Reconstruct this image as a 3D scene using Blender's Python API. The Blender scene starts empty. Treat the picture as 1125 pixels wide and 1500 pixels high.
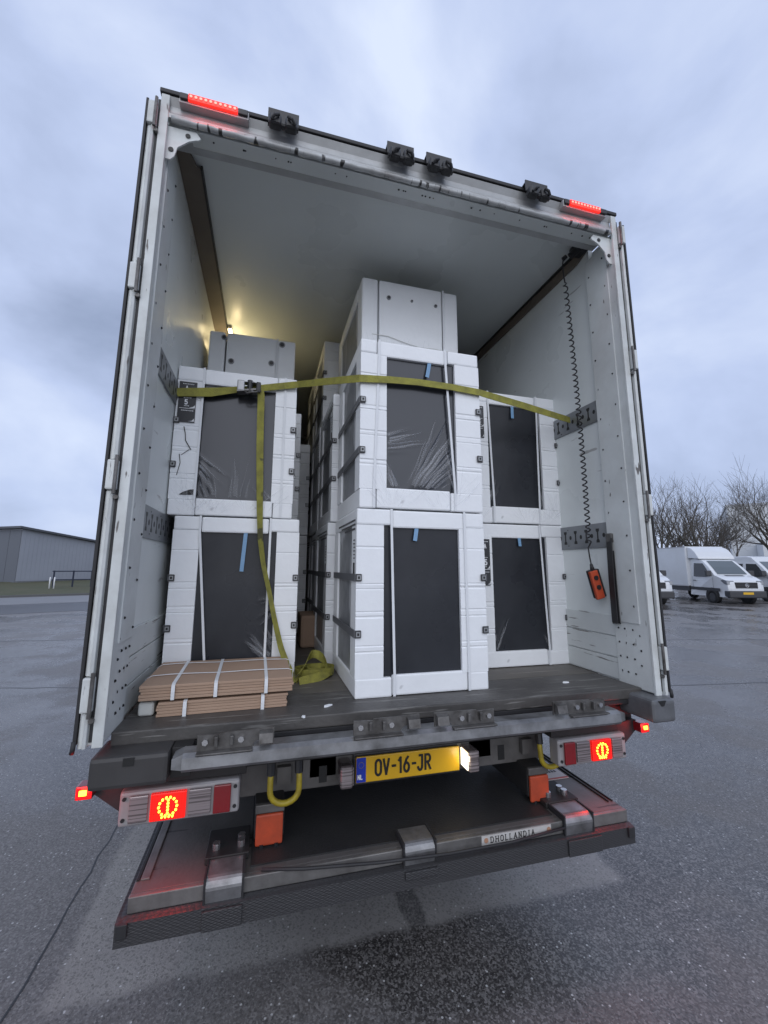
import bpy, bmesh, math, random
from mathutils import Vector, Matrix, noise
random.seed(7)
R = math.radians
S = bpy.context.scene
C = S.collection

# ------------------------------------------------------------------ camera
cam_d = bpy.data.cameras.new('camera'); cam = bpy.data.objects.new('camera', cam_d); C.objects.link(cam)
YAW, PIT, ROL = 0.259434, 0.159116, 0.006857
CAM = Vector((-0.700708, -1.74177, 1.75))
fw = Vector((math.sin(YAW)*math.cos(PIT), math.cos(YAW)*math.cos(PIT), math.sin(PIT)))
r0 = Vector((math.cos(YAW), -math.sin(YAW), 0)); u0 = r0.cross(fw)
rt = math.cos(ROL)*r0 + math.sin(ROL)*u0; up = -math.sin(ROL)*r0 + math.cos(ROL)*u0
M = Matrix((rt, up, -fw)).transposed().to_4x4(); M.translation = CAM
cam.matrix_world = M
cam_d.sensor_fit = 'VERTICAL'; cam_d.sensor_height = 36.0
cam_d.lens = 598.4226/1500*36
cam_d.shift_x = (562.5-550.0957)/1500; cam_d.shift_y = -(750-734.369)/1500
cam_d.clip_start = 0.05; cam_d.clip_end = 3000
S.camera = cam

# ------------------------------------------------------------------ sky, sun, exposure
W = bpy.data.worlds.new('World'); S.world = W; W.use_nodes = True
nt = W.node_tree; nt.nodes.clear()
N = nt.nodes.new; L = nt.links.new
out = N('ShaderNodeOutputWorld'); bg = N('ShaderNodeBackground'); bg.inputs[1].default_value = 0.1
SUN_EL, SUN_AZ = R(27), R(192)          # behind the camera, low, seen through thick cloud
sky = N('ShaderNodeTexSky'); sky.sky_type = 'NISHITA'; sky.sun_disc = False
sky.sun_elevation = SUN_EL; sky.sun_rotation = SUN_AZ
tc = N('ShaderNodeTexCoord')
mp = N('ShaderNodeMapping'); mp.inputs['Scale'].default_value = (1.0, 1.0, 1.35); mp.inputs['Location'].default_value = (3.1, 1.7, .4)
L(tc.outputs['Generated'], mp.inputs[0])
n1 = N('ShaderNodeTexNoise'); n1.inputs['Scale'].default_value = 1.9; n1.inputs['Detail'].default_value = 6; n1.inputs['Roughness'].default_value = .52; n1.inputs['Distortion'].default_value = .25
L(mp.outputs[0], n1.inputs['Vector'])
rp = N('ShaderNodeValToRGB'); e = rp.color_ramp.elements
e[0].position = .29; e[0].color = (3.3, 4.05, 5.9, 1)
e[1].position = .69; e[1].color = (7.9, 8.85, 11.0, 1)
m_ = rp.color_ramp.elements.new(.5); m_.color = (5.6, 6.6, 9.25, 1)
L(n1.outputs['Fac'], rp.inputs[0])
mx = N('ShaderNodeMix'); mx.data_type = 'RGBA'; mx.inputs[0].default_value = .93
L(sky.outputs[0], mx.inputs[6]); L(rp.outputs[0], mx.inputs[7])
L(mx.outputs[2], bg.inputs[0]); L(bg.outputs[0], out.inputs[0])

sl = bpy.data.lights.new('sun', 'SUN'); sl.energy = 1.5; sl.angle = R(85); sl.color = (1, .98, .95)
so = bpy.data.objects.new('sun', sl); C.objects.link(so)
sd = Vector((math.sin(SUN_AZ)*math.cos(SUN_EL), math.cos(SUN_AZ)*math.cos(SUN_EL), math.sin(SUN_EL)))
so.rotation_euler = sd.to_track_quat('Z', 'Y').to_euler()

S.render.engine = 'CYCLES'
S.view_settings.view_transform = 'Standard'; S.view_settings.look = 'None'
S.view_settings.gamma = 1; S.view_settings.use_curve_mapping = False
S.view_settings.exposure = 0.0
S.cycles.max_bounces = 8; S.cycles.diffuse_bounces = 4

# ------------------------------------------------------------------ materials
def newmat(name):
    m = bpy.data.materials.new(name); m.use_nodes = True
    return m, m.node_tree, m.node_tree.nodes['Principled BSDF']
def mat(name, col, rough=.6, metal=0, var=None, bump=None, coat=0, rvar=None, spec=None, streak=None):
    """var=(scale, amount, colour2) blotches; bump=(scale, strength); streak=(scale xyz, threshold, colour) worn marks"""
    m, t, b = newmat(name)
    b.inputs['Base Color'].default_value = (*col, 1); b.inputs['Roughness'].default_value = rough; b.inputs['Metallic'].default_value = metal
    if coat: b.inputs['Coat Weight'].default_value = coat; b.inputs['Coat Roughness'].default_value = .15
    if spec is not None: b.inputs['Specular IOR Level'].default_value = spec
    n = t.nodes.new; l = t.links.new
    co = n('ShaderNodeTexCoord')
    last = None
    if var:
        ns = n('ShaderNodeTexNoise'); ns.inputs['Scale'].default_value = var[0]; ns.inputs['Detail'].default_value = 6; ns.inputs['Roughness'].default_value = .62
        l(co.outputs['Object'], ns.inputs['Vector'])
        mr = n('ShaderNodeMapRange'); mr.inputs['From Min'].default_value = .38; mr.inputs['From Max'].default_value = .72; mr.inputs['To Max'].default_value = var[1]
        l(ns.outputs['Fac'], mr.inputs['Value'])
        mi = n('ShaderNodeMix'); mi.data_type = 'RGBA'; mi.inputs[6].default_value = (*col, 1); mi.inputs[7].default_value = (*var[2], 1)
        l(mr.outputs[0], mi.inputs[0]); last = mi.outputs[2]
    if streak:
        ma = n('ShaderNodeMapping'); ma.inputs['Scale'].default_value = streak[0]; l(co.outputs['Object'], ma.inputs[0])
        ns = n('ShaderNodeTexNoise'); ns.inputs['Scale'].default_value = 1; ns.inputs['Detail'].default_value = 3; l(ma.outputs[0], ns.inputs['Vector'])
        mr = n('ShaderNodeMapRange'); mr.inputs['From Min'].default_value = streak[1]; mr.inputs['From Max'].default_value = streak[1]+.04
        l(ns.outputs['Fac'], mr.inputs['Value'])
        mi = n('ShaderNodeMix'); mi.data_type = 'RGBA'; mi.inputs[6].default_value = (*col, 1); mi.inputs[7].default_value = (*streak[2], 1)
        if last: l(last, mi.inputs[6])
        l(mr.outputs[0], mi.inputs[0]); last = mi.outputs[2]
    if last: l(last, b.inputs['Base Color'])
    if rvar:
        ns = n('ShaderNodeTexNoise'); ns.inputs['Scale'].default_value = rvar[0]; ns.inputs['Detail'].default_value = 4
        l(co.outputs['Object'], ns.inputs['Vector'])
        mr = n('ShaderNodeMapRange'); mr.inputs['From Min'].default_value = .35; mr.inputs['From Max'].default_value = .65
        mr.inputs['To Min'].default_value = rvar[1]; mr.inputs['To Max'].default_value = rvar[2]
        l(ns.outputs['Fac'], mr.inputs['Value']); l(mr.outputs[0], b.inputs['Roughness'])
    if bump:
        ns = n('ShaderNodeTexNoise'); ns.inputs['Scale'].default_value = bump[0]; ns.inputs['Detail'].default_value = 4
        l(co.outputs['Object'], ns.inputs['Vector'])
        bp = n('ShaderNodeBump'); bp.inputs['Strength'].default_value = bump[1]; bp.inputs['Distance'].default_value = .01
        l(ns.outputs['Fac'], bp.inputs['Height']); l(bp.outputs[0], b.inputs['Normal'])
    return m
def emis(name, col, strength, base=(.02, .02, .02)):
    m, t, b = newmat(name)
    b.inputs['Base Color'].default_value = (*base, 1); b.inputs['Emission Color'].default_value = (*col, 1); b.inputs['Emission Strength'].default_value = strength
    b.inputs['Roughness'].default_value = .25
    return m

wall_m = mat('white_grp', (.72, .755, .745), .32, var=(1.6, .5, (.60, .63, .615)), bump=(4, .05), rvar=(2.2, .26, .42), streak=((3, 3.2, 22), .69, (.42, .42, .41)))
ceil_m = mat('ceiling_grp', (.64, .675, .665), .33, var=(2.2, .35, (.58, .615, .605)), bump=(3, .06), rvar=(1.6, .26, .4))
paint_m = mat('white_paint', (.66, .69, .68), .4, var=(5.5, .8, (.43, .435, .415)), streak=((44, 44, 8), .685, (.13, .12, .11)), bump=(30, .03))
post_m = mat('post_paint', (.66, .69, .68), .42, var=(3.2, .75, (.47, .48, .465)), streak=((34, 38, 11), .70, (.17, .16, .15)), bump=(20, .03))
kick_m = mat('kick_board_paint', (.62, .65, .64), .45, var=(3, .5, (.47, .49, .48)), streak=((6, 4, 55), .635, (.17, .16, .15)), bump=(40, .05))
header_m = mat('header_metal', (.45, .46, .46), .38, .25, var=(5, .7, (.26, .26, .25)), bump=(20, .04))
seal_m = mat('worn_tube_seal', (.5, .52, .52), .3, .1, var=(9, .8, (.25, .24, .23)), streak=((36, 6, 6), .58, (.03, .03, .03)))
rubber_m = mat('black_rubber', (.018, .018, .02), .6, var=(8, .5, (.04, .04, .042)), bump=(40, .08))
dark_m = mat('dark_chassis', (.013, .0125, .013), .6, var=(5, .6, (.030, .027, .025)), bump=(25, .1))
black_m = mat('black_plastic', (.015, .015, .017), .42, var=(12, .5, (.035, .035, .037)))
zinc_m = mat('galvanised_steel', (.33, .335, .345), .38, .7, var=(6, .95, (.10, .098, .095)), bump=(24, .06), streak=((5, 18, 18), .7, (.16, .13, .10)), rvar=(9, .3, .55))
dirtzinc_m = mat('dirty_steel', (.17, .165, .16), .45, .55, var=(14, .95, (.045, .04, .036)), bump=(30, .12))
rail_m = mat('rail_steel', (.27, .285, .30), .42, .55, var=(8, .6, (.18, .19, .2)))
alu_m = mat('lift_aluminium', (.145, .14, .136), .5, .35, var=(2.6, .8, (.07, .066, .062)), bump=(60, .12), streak=((3, 24, 24), .64, (.05, .047, .045)))
alul_m = mat('lift_edge_aluminium', (.21, .205, .198), .42, .45, var=(9, .9, (.095, .09, .085)), bump=(40, .06))
tread_m, _t, _b = newmat('tread_plate')
def _tread():
    t, b = _t, _b
    b.inputs['Base Color'].default_value = (.055, .055, .058, 1); b.inputs['Roughness'].default_value = .45; b.inputs['Metallic'].default_value = .4
    n = t.nodes.new; l = t.links.new
    co = n('ShaderNodeTexCoord'); ma = n('ShaderNodeMapping'); ma.inputs['Rotation'].default_value = (0, R(38), 0); ma.inputs['Scale'].default_value = (60, 60, 160)
    l(co.outputs['Object'], ma.inputs[0]); v = n('ShaderNodeTexVoronoi'); v.inputs['Scale'].default_value = 1; v.inputs['Randomness'].default_value = .25
    l(ma.outputs[0], v.inputs['Vector'])
    bp = n('ShaderNodeBump'); bp.inputs['Strength'].default_value = .5; bp.inputs['Distance'].default_value = .004; bp.invert = True
    l(v.outputs['Distance'], bp.inputs['Height']); l(bp.outputs[0], b.inputs['Normal'])
_tread()
floor_m = mat('plywood_floor', (.125, .113, .098), .55, var=(4, .8, (.085, .08, .075)), bump=(45, .12), streak=((3, 40, 10), .66, (.27, .25, .22)))
sill_m = mat('worn_sill', (.085, .080, .075), .5, var=(5, .8, (.035, .033, .032)), bump=(50, .2), streak=((4, 60, 60), .62, (.17, .165, .155)))
coving_m = mat('coving_board', (.15, .125, .10), .6, var=(3, .6, (.09, .075, .062)), bump=(20, .06))
foam_m = mat('white_foam', (.84, .86, .875), .6, coat=.3, var=(5, .4, (.72, .74, .755)), bump=(26, .14), streak=((7, 7, 7), .735, (.55, .56, .57)))
foamg_m = mat('grey_foam', (.60, .61, .58), .6, var=(4, .5, (.46, .47, .45)), bump=(150, .16))
def creased_panel():
    m, t, b = newmat('film_covered_panel'); n = t.nodes.new; l = t.links.new
    b.inputs['Base Color'].default_value = (.020, .022, .027, 1); b.inputs['Roughness'].default_value = .35; b.inputs['Specular IOR Level'].default_value = .3
    g = n('ShaderNodeBsdfGlossy'); g.inputs['Roughness'].default_value = .16; g.inputs['Color'].default_value = (.9, .93, 1, 1)
    mxs = n('ShaderNodeMixShader'); mxs.inputs[0].default_value = .03
    l(b.outputs[0], mxs.inputs[1]); l(g.outputs[0], mxs.inputs[2]); l(mxs.outputs[0], t.nodes['Material Output'].inputs['Surface'])
    return m
filmp_m = creased_panel()
panel_m = mat('dark_door_panel', (.020, .022, .027), .34, var=(2.6, .8, (.036, .039, .046)), rvar=(3, .24, .44), bump=(7, .12), spec=.32)
film_side_m = mat('film_wrapped_side', (.15, .16, .17), .3, var=(5, .8, (.30, .31, .33)), bump=(9, .35), streak=((5, 8, 1.6), .6, (.40, .41, .43)))
band_m = mat('white_strapping', (.72, .74, .76), .4, bump=(60, .05))
clip_m = mat('buckle_plastic', (.05, .05, .052), .4)
clipc_m = mat('buckle_metal', (.30, .31, .32), .4, .4)
sband_m = mat('grey_band', (.12, .125, .135), .4)
tape_m = mat('blue_tape', (.14, .29, .47), .35, var=(40, .5, (.22, .38, .55)))
label_m = mat('label_black', (.025, .026, .03), .4)
white_m = mat('white_print', (.78, .79, .80), .5)
strap_m = mat('yellow_webbing', (.31, .295, .055), .8, var=(22, .8, (.15, .14, .04)), bump=(300, .4), streak=((9, 9, 9), .66, (.10, .095, .04)))
card_m = mat('cardboard', (.40, .275, .195), .78, var=(5, .5, (.32, .215, .15)), bump=(70, .07))
orange_m = mat('orange_plastic', (.48, .066, .022), .55, var=(18, .7, (.26, .045, .02)))
hook_m = mat('yellow_paint', (.40, .31, .018), .45, var=(22, .8, (.18, .13, .03)))
plate_m = mat('plate_yellow', (.72, .42, .015), .35, var=(7, .4, (.62, .34, .012)))
blue_m = mat('plate_blue', (.012, .04, .42), .35)
ink_m = mat('black_print', (.012, .012, .012), .5)
grey_m = mat('grey_steel', (.14, .133, .127), .5, .2, var=(6, .85, (.06, .056, .052)), bump=(20, .06))
lamp_m = mat('lamp_housing', (.40, .39, .39), .35, .3, var=(8, .5, (.28, .26, .26)))
redlens_m = mat('red_lens', (.22, .006, .010), .12, coat=.6)
clear_m = mat('clear_lens', (.34, .29, .29), .12, .4, coat=.7, streak=((1.2, 1.2, 170), .49, (.15, .125, .125)))
led_m = emis('led_panel', (1, .012, .006), 1.1, (.2, .004, .004))
def led_lens():
    t = led_m.node_tree; b = t.nodes['Principled BSDF']; n = t.nodes.new; l = t.links.new
    co = n('ShaderNodeTexCoord'); v = n('ShaderNodeTexVoronoi'); v.inputs['Scale'].default_value = 120; v.inputs['Randomness'].default_value = .1
    l(co.outputs['Object'], v.inputs['Vector']); mr = n('ShaderNodeMapRange'); mr.inputs['From Max'].default_value = .75; mr.inputs['To Min'].default_value = 1.7; mr.inputs['To Max'].default_value = .35
    l(v.outputs['Distance'], mr.inputs['Value']); l(mr.outputs[0], b.inputs['Emission Strength'])
led_lens()
hot_m = emis('led_hot', (1, .30, .02), 11.0)
hotp_m = emis('led_hot_pink', (1, .12, .10), 4.5)
pl_m = emis('plate_light', (1, .86, .6), 3.0)
warm_m = emis('warm_light', (1, .80, .42), 14.0)
chrome_m = mat('bright_bolt', (.55, .55, .56), .25, .9)

# ------------------------------------------------------------------ mesh helpers
class MB:
    def __init__(s): s.bm = bmesh.new()
    def box(s, x0, x1, y0, y1, z0, z1, rot=None, piv=None):
        vs = [s.bm.verts.new((x, y, z)) for z in (z0, z1) for y in (y0, y1) for x in (x0, x1)]
        for f in ((0, 2, 3, 1), (4, 5, 7, 6), (0, 1, 5, 4), (2, 6, 7, 3), (0, 4, 6, 2), (1, 3, 7, 5)):
            s.bm.faces.new([vs[i] for i in f])
        if rot is not None:
            bmesh.ops.rotate(s.bm, verts=vs, cent=piv or ((x0+x1)/2, (y0+y1)/2, (z0+z1)/2), matrix=rot)
        return s
    def prism(s, pts, axis, a, b):
        """pts: 2D outline, axis: extrusion axis 0/1/2, from a to b"""
        def P(p, v):
            q = list(p); q.insert(axis, v); return q
        A = [s.bm.verts.new(P(p, a)) for p in pts]; B = [s.bm.verts.new(P(p, b)) for p in pts]
        n = len(pts); s.bm.faces.new(A[::-1]); s.bm.faces.new(B)
        for i in range(n): s.bm.faces.new([A[i], A[(i+1) % n], B[(i+1) % n], B[i]])
        return s
    def tube(s, pts, rad, n=8, cap=True):
        pts = [Vector(p) for p in pts]
        rr = rad if isinstance(rad, (list, tuple)) else [rad]*len(pts)
        rings = []; prev = None
        for i, p in enumerate(pts):
            d = (pts[min(i+1, len(pts)-1)]-pts[max(i-1, 0)])
            if d.length < 1e-9: d = Vector((0, 0, 1))
            d.normalize()
            if prev is None:
                a = d.orthogonal().normalized()
            else:
                a = prev - d*prev.dot(d)
                a = a.normalized() if a.length > 1e-6 else d.orthogonal().normalized()
            prev = a; b = d.cross(a)
            rings.append([s.bm.verts.new(p+rr[i]*(math.cos(2*math.pi*k/n)*a+math.sin(2*math.pi*k/n)*b)) for k in range(n)])
        for i in range(len(rings)-1):
            for k in range(n): s.bm.faces.new([rings[i][k], rings[i][(k+1) % n], rings[i+1][(k+1) % n], rings[i+1][k]])
        if cap: s.bm.faces.new(rings[0][::-1]); s.bm.faces.new(rings[-1])
        return s
    def cyl(s, p, q, r, n=16): return s.tube([p, q], r, n)
    def ribbon(s, pts, wid, t=.003, ups=None):
        """flat strap along pts; ups: width direction per point"""
        pts = [Vector(p) for p in pts]; rows = []
        for i, p in enumerate(pts):
            d = (pts[min(i+1, len(pts)-1)]-pts[max(i-1, 0)]).normalized()
            u = Vector(ups[i] if isinstance(ups, list) else ups); u = (u-d*u.dot(d)).normalized(); nn = d.cross(u)
            rows.append([s.bm.verts.new(p+u*a*wid/2+nn*b*t/2) for a, b in ((-1, -1), (1, -1), (1, 1), (-1, 1))])
        for i in range(len(rows)-1):
            for k in range(4): s.bm.faces.new([rows[i][k], rows[i][(k+1) % 4], rows[i+1][(k+1) % 4], rows[i+1][k]])
        s.bm.faces.new(rows[0][::-1]); s.bm.faces.new(rows[-1]); return s
    def grid(s, fn, nu, nv):
        vs = [[s.bm.verts.new(fn(i/nu, j/nv)) for i in range(nu+1)] for j in range(nv+1)]
        for j in range(nv):
            for i in range(nu): s.bm.faces.new([vs[j][i], vs[j][i+1], vs[j+1][i+1], vs[j+1][i]])
        return s
    def bevel(s, off, seg=2):
        bmesh.ops.recalc_face_normals(s.bm, faces=s.bm.faces)
        bmesh.ops.bevel(s.bm, geom=s.bm.edges[:], offset=off, segments=seg, affect='EDGES', profile=.6, clamp_overlap=True)
        return s
    def build(s, name, m, parent=None, smooth=False, recalc=True):
        if recalc: bmesh.ops.recalc_face_normals(s.bm, faces=s.bm.faces)
        me = bpy.data.meshes.new(name); s.bm.to_mesh(me); s.bm.free(); me.materials.append(m)
        if smooth:
            for p in me.polygons: p.use_smooth = True
        o = bpy.data.objects.new(name, me); C.objects.link(o)
        if parent: o.parent = parent
        return o
def box(name, m, parent, x0, x1, y0, y1, z0, z1, bev=0, rot=None, piv=None):
    b = MB().box(x0, x1, y0, y1, z0, z1, rot, piv)
    if bev: b.bevel(bev)
    return b.build(name, m, parent)
def tag(o, label=None, cat=None, group=None, kind=None):
    if label: o['label'] = label
    if cat: o['category'] = cat
    if group: o['group'] = group
    if kind: o['kind'] = kind
    return o
def thing(name, label, cat, loc=(0, 0, 0), rz=0, group=None):
    o = bpy.data.objects.new(name, None); C.objects.link(o); o.location = loc; o.rotation_euler = (0, 0, rz); o.empty_display_size = .1
    return tag(o, label, cat, group)
def copy_tree(o, parent=None):
    c = o.copy(); C.objects.link(c)
    if parent: c.parent = parent
    for ch in list(o.children): copy_tree(ch, c)
    return c
def cw(depth, lat, z=0):
    return Vector((CAM.x+math.sin(YAW)*depth+math.cos(YAW)*lat, CAM.y+math.cos(YAW)*depth-math.sin(YAW)*lat, z))

# stroke lettering -------------------------------------------------
def arc(cx, cz, rx, rz, a0, a1, n=10): return [(cx+rx*math.cos(R(a0+(a1-a0)*i/n)), cz+rz*math.sin(R(a0+(a1-a0)*i/n))) for i in range(n+1)]
GL = {
 'O': [arc(.3, .72, .3, .28, 0, 180)+arc(.3, .28, .3, .28, 180, 360)+[(.6, .72)]],
 'V': [[(0, 1), (.3, 0), (.6, 1)]], '-': [[(.1, .5), (.45, .5)]], '1': [[(.12, .82), (.34, 1), (.34, 0)]],
 '6': [[(.48, 1), (.3, .85), (.08, .5)]+arc(.3, .3, .28, .3, 150, 510, 16)],
 'J': [[(.2, 1), (.52, 1), (.52, .28)]+arc(.27, .28, .25, .28, 0, -165)], 'R': [[(0, 0), (0, 1), (.3, 1)]+arc(.3, .75, .28, .25, 90, -90)+[(0, .5)], [(.26, .5), (.6, 0)]],
 'N': [[(0, 0), (0, 1), (.55, 0), (.55, 1)]], 'L': [[(0, 1), (0, 0), (.48, 0)]],
 'D': [[(0, 0), (0, 1), (.25, 1)]+arc(.25, .5, .35, .5, 90, -90)+[(0, 0)]], 'H': [[(0, 0), (0, 1)], [(.6, 0), (.6, 1)], [(0, .5), (.6, .5)]],
 'A': [[(0, 0), (.3, 1), (.6, 0)], [(.11, .36), (.49, .36)]], 'I': [[(.15, 0), (.15, 1)]],
 '5': [[(.52, 1), (.1, 1), (.06, .56)]+arc(.28, .31, .28, .31, 120, -150, 12)],
}
SER = {'D': [(0, 0), (0, 1)], 'H': [(0, 0), (0, 1), (.6, 0), (.6, 1)], 'L': [(0, 1), (0, 0)], 'A': [(0, 0), (.6, 0)], 'N': [(0, 0), (0, 1), (.55, 1)], 'I': [(.15, 0), (.15, 1)]}
ADV = {'-': .62, '1': .62, 'I': .48, 'L': .68}
def lettering(name, text, x, y, z, h, wscale, t, m, parent, serif=False, dep=.0015, track=.24):
    b = MB(); sc = h
    for ch in text:
        for pl in GL[ch]:
            P = [(x+p[0]*sc*wscale, z+p[1]*sc) for p in pl]
            for (ax, az), (bx, bz) in zip(P, P[1:]):
                d = Vector((bx-ax, bz-az)); ln = d.length
                if ln < 1e-6: continue
                d /= ln; nx, nz = -d.y*t/2, d.x*t/2; ex, ez = d.x*t*.35, d.y*t*.35
                b.prism([(ax-ex+nx, az-ez+nz), (ax-ex-nx, az-ez-nz), (bx+ex-nx, bz+ez-nz), (bx+ex+nx, bz+ez+nz)], 1, y-dep*(1+.15*random.random()), y)
        if serif:
            for sx, sz in SER.get(ch, []):
                px, pz = x+sx*sc*wscale, z+sz*sc
                b.box(px-t*1.25, px+t*1.25, y-dep*1.2, y, pz-t*.28, pz+t*.28)
        x += (ADV.get(ch, .6+.2)-.2+track)*sc*wscale
    return b.build(name, m, parent), x

# ------------------------------------------------------------------ ground
def asphalt_material():
    m, t, b = newmat('wet_asphalt'); n = t.nodes.new; l = t.links.new
    co = n('ShaderNodeTexCoord'); P = co.outputs['Object']
    def noise_(s, d=5, r=.6):
        q = n('ShaderNodeTexNoise'); q.inputs['Scale'].default_value = s; q.inputs['Detail'].default_value = d; q.inputs['Roughness'].default_value = r; l(P, q.inputs['Vector']); return q.outputs['Fac']
    def rng(v, a, b_, c, d):
        q = n('ShaderNodeMapRange'); q.interpolation_type = 'SMOOTHSTEP'
        for k, x in zip(('From Min', 'From Max', 'To Min', 'To Max'), (a, b_, c, d)): q.inputs[k].default_value = x
        l(v, q.inputs['Value']); return q.outputs[0]
    def mixc(f, a, b_):
        q = n('ShaderNodeMix'); q.data_type = 'RGBA'
        for v, k in ((a, 6), (b_, 7)):
            if isinstance(v, tuple): q.inputs[k].default_value = (*v, 1)
            else: l(v, q.inputs[k])
        if isinstance(f, (int, float)): q.inputs[0].default_value = f
        else: l(f, q.inputs[0])
        return q.outputs[2]
    def math_(op, a, b_=None):
        q = n('ShaderNodeMath'); q.operation = op
        for i, v in enumerate((a, b_)):
            if v is None: continue
            if isinstance(v, (int, float)): q.inputs[i].default_value = v
            else: l(v, q.inputs[i])
        return q.outputs[0]
    big = noise_(.22, 4); mid = noise_(1.4, 5); fine = noise_(95, 4, .75); wob = noise_(2.5, 4)
    sp = n('ShaderNodeSeparateXYZ'); l(P, sp.inputs[0])
    # strip sheltered by the truck: dry and paler
    w2 = math_('MULTIPLY', math_('SUBTRACT', wob, .5), .16)
    X = math_('ADD', sp.outputs[0], w2); Yc = math_('ADD', sp.outputs[1], w2)
    dry = math_('MULTIPLY', math_('MULTIPLY', rng(X, -1.52, -1.47, 0, 1), rng(X, 1.33, 1.41, 1, 0)), rng(Yc, .41, .48, 0, 1))
    stain = math_('MULTIPLY', rng(math_('ABSOLUTE', math_('SUBTRACT', X, .12)), .035, .06, 1, 0), rng(Yc, .9, 1.0, 1, 0))
    dryc = mixc(rng(mid, .3, .7, 0, 1), (.235, .226, .217), (.32, .31, .296))
    dryc = mixc(math_('MULTIPLY', stain, .75), dryc, (.03, .03, .03))
    damp = math_('ADD', math_('MULTIPLY', rng(noise_(.5, 6, .62), .43, .58, 0, 1), .7), math_('MULTIPLY', rng(mid, .36, .66, 0, 1), .3))
    wet = mixc(damp, (.030, .0275, .027), (.135, .124, .118))
    wet = mixc(rng(big, .40, .62, 0, .5), wet, (.15, .139, .134))
    col = mixc(dry, wet, dryc)
    col = mixc(rng(fine, .50, .66, 0, .65), col, (.21, .205, .205))
    col = mixc(rng(fine, .30, .44, .55, 0), col, (.018, .018, .019))
    v = n('ShaderNodeTexVoronoi'); v.inputs['Scale'].default_value = 34; l(P, v.inputs['Vector'])
    sc = n('ShaderNodeSeparateColor'); l(v.outputs['Color'], sc.inputs[0])
    chips = math_('MULTIPLY', rng(v.outputs['Distance'], .13, .19, 1, 0), math_('GREATER_THAN', sc.outputs[0], .70))
    v2 = n('ShaderNodeTexVoronoi'); v2.inputs['Scale'].default_value = 120; l(P, v2.inputs['Vector'])
    sc2 = n('ShaderNodeSeparateColor'); l(v2.outputs['Color'], sc2.inputs[0])
    col = mixc(rng(sc2.outputs[1], .35, 1, 0, .7), col, (.25, .24, .235))
    col = mixc(rng(sc2.outputs[2], .6, 1, 0, .38), col, (.016, .016, .017))
    col = mixc(math_('MULTIPLY', chips, .9), col, (.52, .52, .52))
    l(col, b.inputs['Base Color'])
    rw = rng(damp, .05, .9, .11, .46)
    l(math_('ADD', math_('MULTIPLY', dry, .3), rw), b.inputs['Roughness'])
    h = math_('ADD', math_('MULTIPLY', fine, 1.0), math_('MULTIPLY', noise_(30, 4), .8))
    bp = n('ShaderNodeBump'); bp.inputs['Strength'].default_value = .55; bp.inputs['Distance'].default_value = .007
    l(rng(damp, 0, 1, .22, .62), bp.inputs['Strength']); l(h, bp.inputs['Height']); l(bp.outputs[0], b.inputs['Normal'])
    return m
o = MB().grid(lambda u, v: Vector((-500+1000*u, -300+1100*v, 0)), 20, 20).build('asphalt_yard', asphalt_material()); tag(o, kind='structure')
crack_m = mat('tar_joint', (.016, .016, .017), .35)
def joint(pts, w):
    b = MB(); b.ribbon([(x, y, .0015) for x, y in pts], w, .0012, (0, 1, 0) if abs(pts[-1][0]-pts[0][0]) > abs(pts[-1][1]-pts[0][1]) else (1, 0, 0))
    return tag(b.build('tar_joint', crack_m), kind='structure')
random.seed(3)
def wander(a, b, n, j): return [(a[0]+(b[0]-a[0])*i/n+random.uniform(-j, j), a[1]+(b[1]-a[1])*i/n+random.uniform(-j, j)) for i in range(n+1)]
joint(wander((-1.62, -1.2), (-1.54, 7), 60, .010), .009)
joint(wander((3.2, 3.72), (12, 2.6), 40, .02), .022)
joint(wander((-2.3, 5.2), (-9, 6.6), 30, .03), .022)
joint(wander((-3, 9.6), (-16, 10.8), 30, .04), .05)
joint(wander((4.5, 7.6), (16, 5.2), 30, .04), .04)
road_m = mat('pale_road', (.20, .20, .205), .5, var=(.5, .5, (.15, .15, .155)), bump=(30, .2))
grass_m = mat('winter_grass', (.060, .066, .028), .85, var=(.8, .7, (.10, .085, .045)), bump=(9, .6))
a0, a1, b0, b1 = (-32, 16.4), (3, 32.4), (-29.5, 11.7), (5.5, 27.9)
q = MB(); q.prism([a0, b0, b1, a1], 2, -.05, .012); tag(q.build('road', road_m), kind='structure')
dk = mat('dark_wet_asphalt', (.030, .029, .034), .34, var=(.4, .7, (.055, .053, .06)), bump=(60, .3))
q = MB(); q.prism([b0, (b0[0]+1.6, b0[1]-4.2), (b1[0]+1.6, b1[1]-4.2), b1], 2, -.05, .007); tag(q.build('road_edge', dk), kind='structure')
def verge():
    b = MB()
    def f(u, v):
        x = a0[0]+(a1[0]-a0[0])*u-v*9; y = a0[1]+(a1[1]-a0[1])*u+v*20
        return Vector((x, y, .10+.35*v+.04*noise.noise(Vector((x, y, 0)))))
    b.grid(f, 40, 12)
    return tag(b.build('grass_verge', grass_m, smooth=True), kind='structure')
verge()
q = MB(); q.prism([a0, (a0[0]-.06, a0[1]+.14), (a1[0]-.06, a1[1]+.14), a1], 2, -.05, .12); tag(q.build('verge_kerb', mat('kerb_stone', (.10, .10, .10), .7)), kind='structure')

# ------------------------------------------------------------------ the box truck
T = thing('box_truck', 'large white box truck seen from behind with open rear doors, loaded with foam packed appliances', 'truck')
ZF, ZC, LEN = 1.14, 3.85, 7.4
# cargo floor
box('floor_sill', sill_m, T, -1.221, 1.221, .075, .385, ZF-.05, ZF, .006)
for i, (ya, yb) in enumerate(((.388, 1.62), (1.623, 2.85), (2.853, 4.1), (4.103, 5.3), (5.303, LEN))):
    box('floor_board', floor_m, T, -1.237, 1.237, ya, yb, ZF-.04, ZF-.001)
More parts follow.
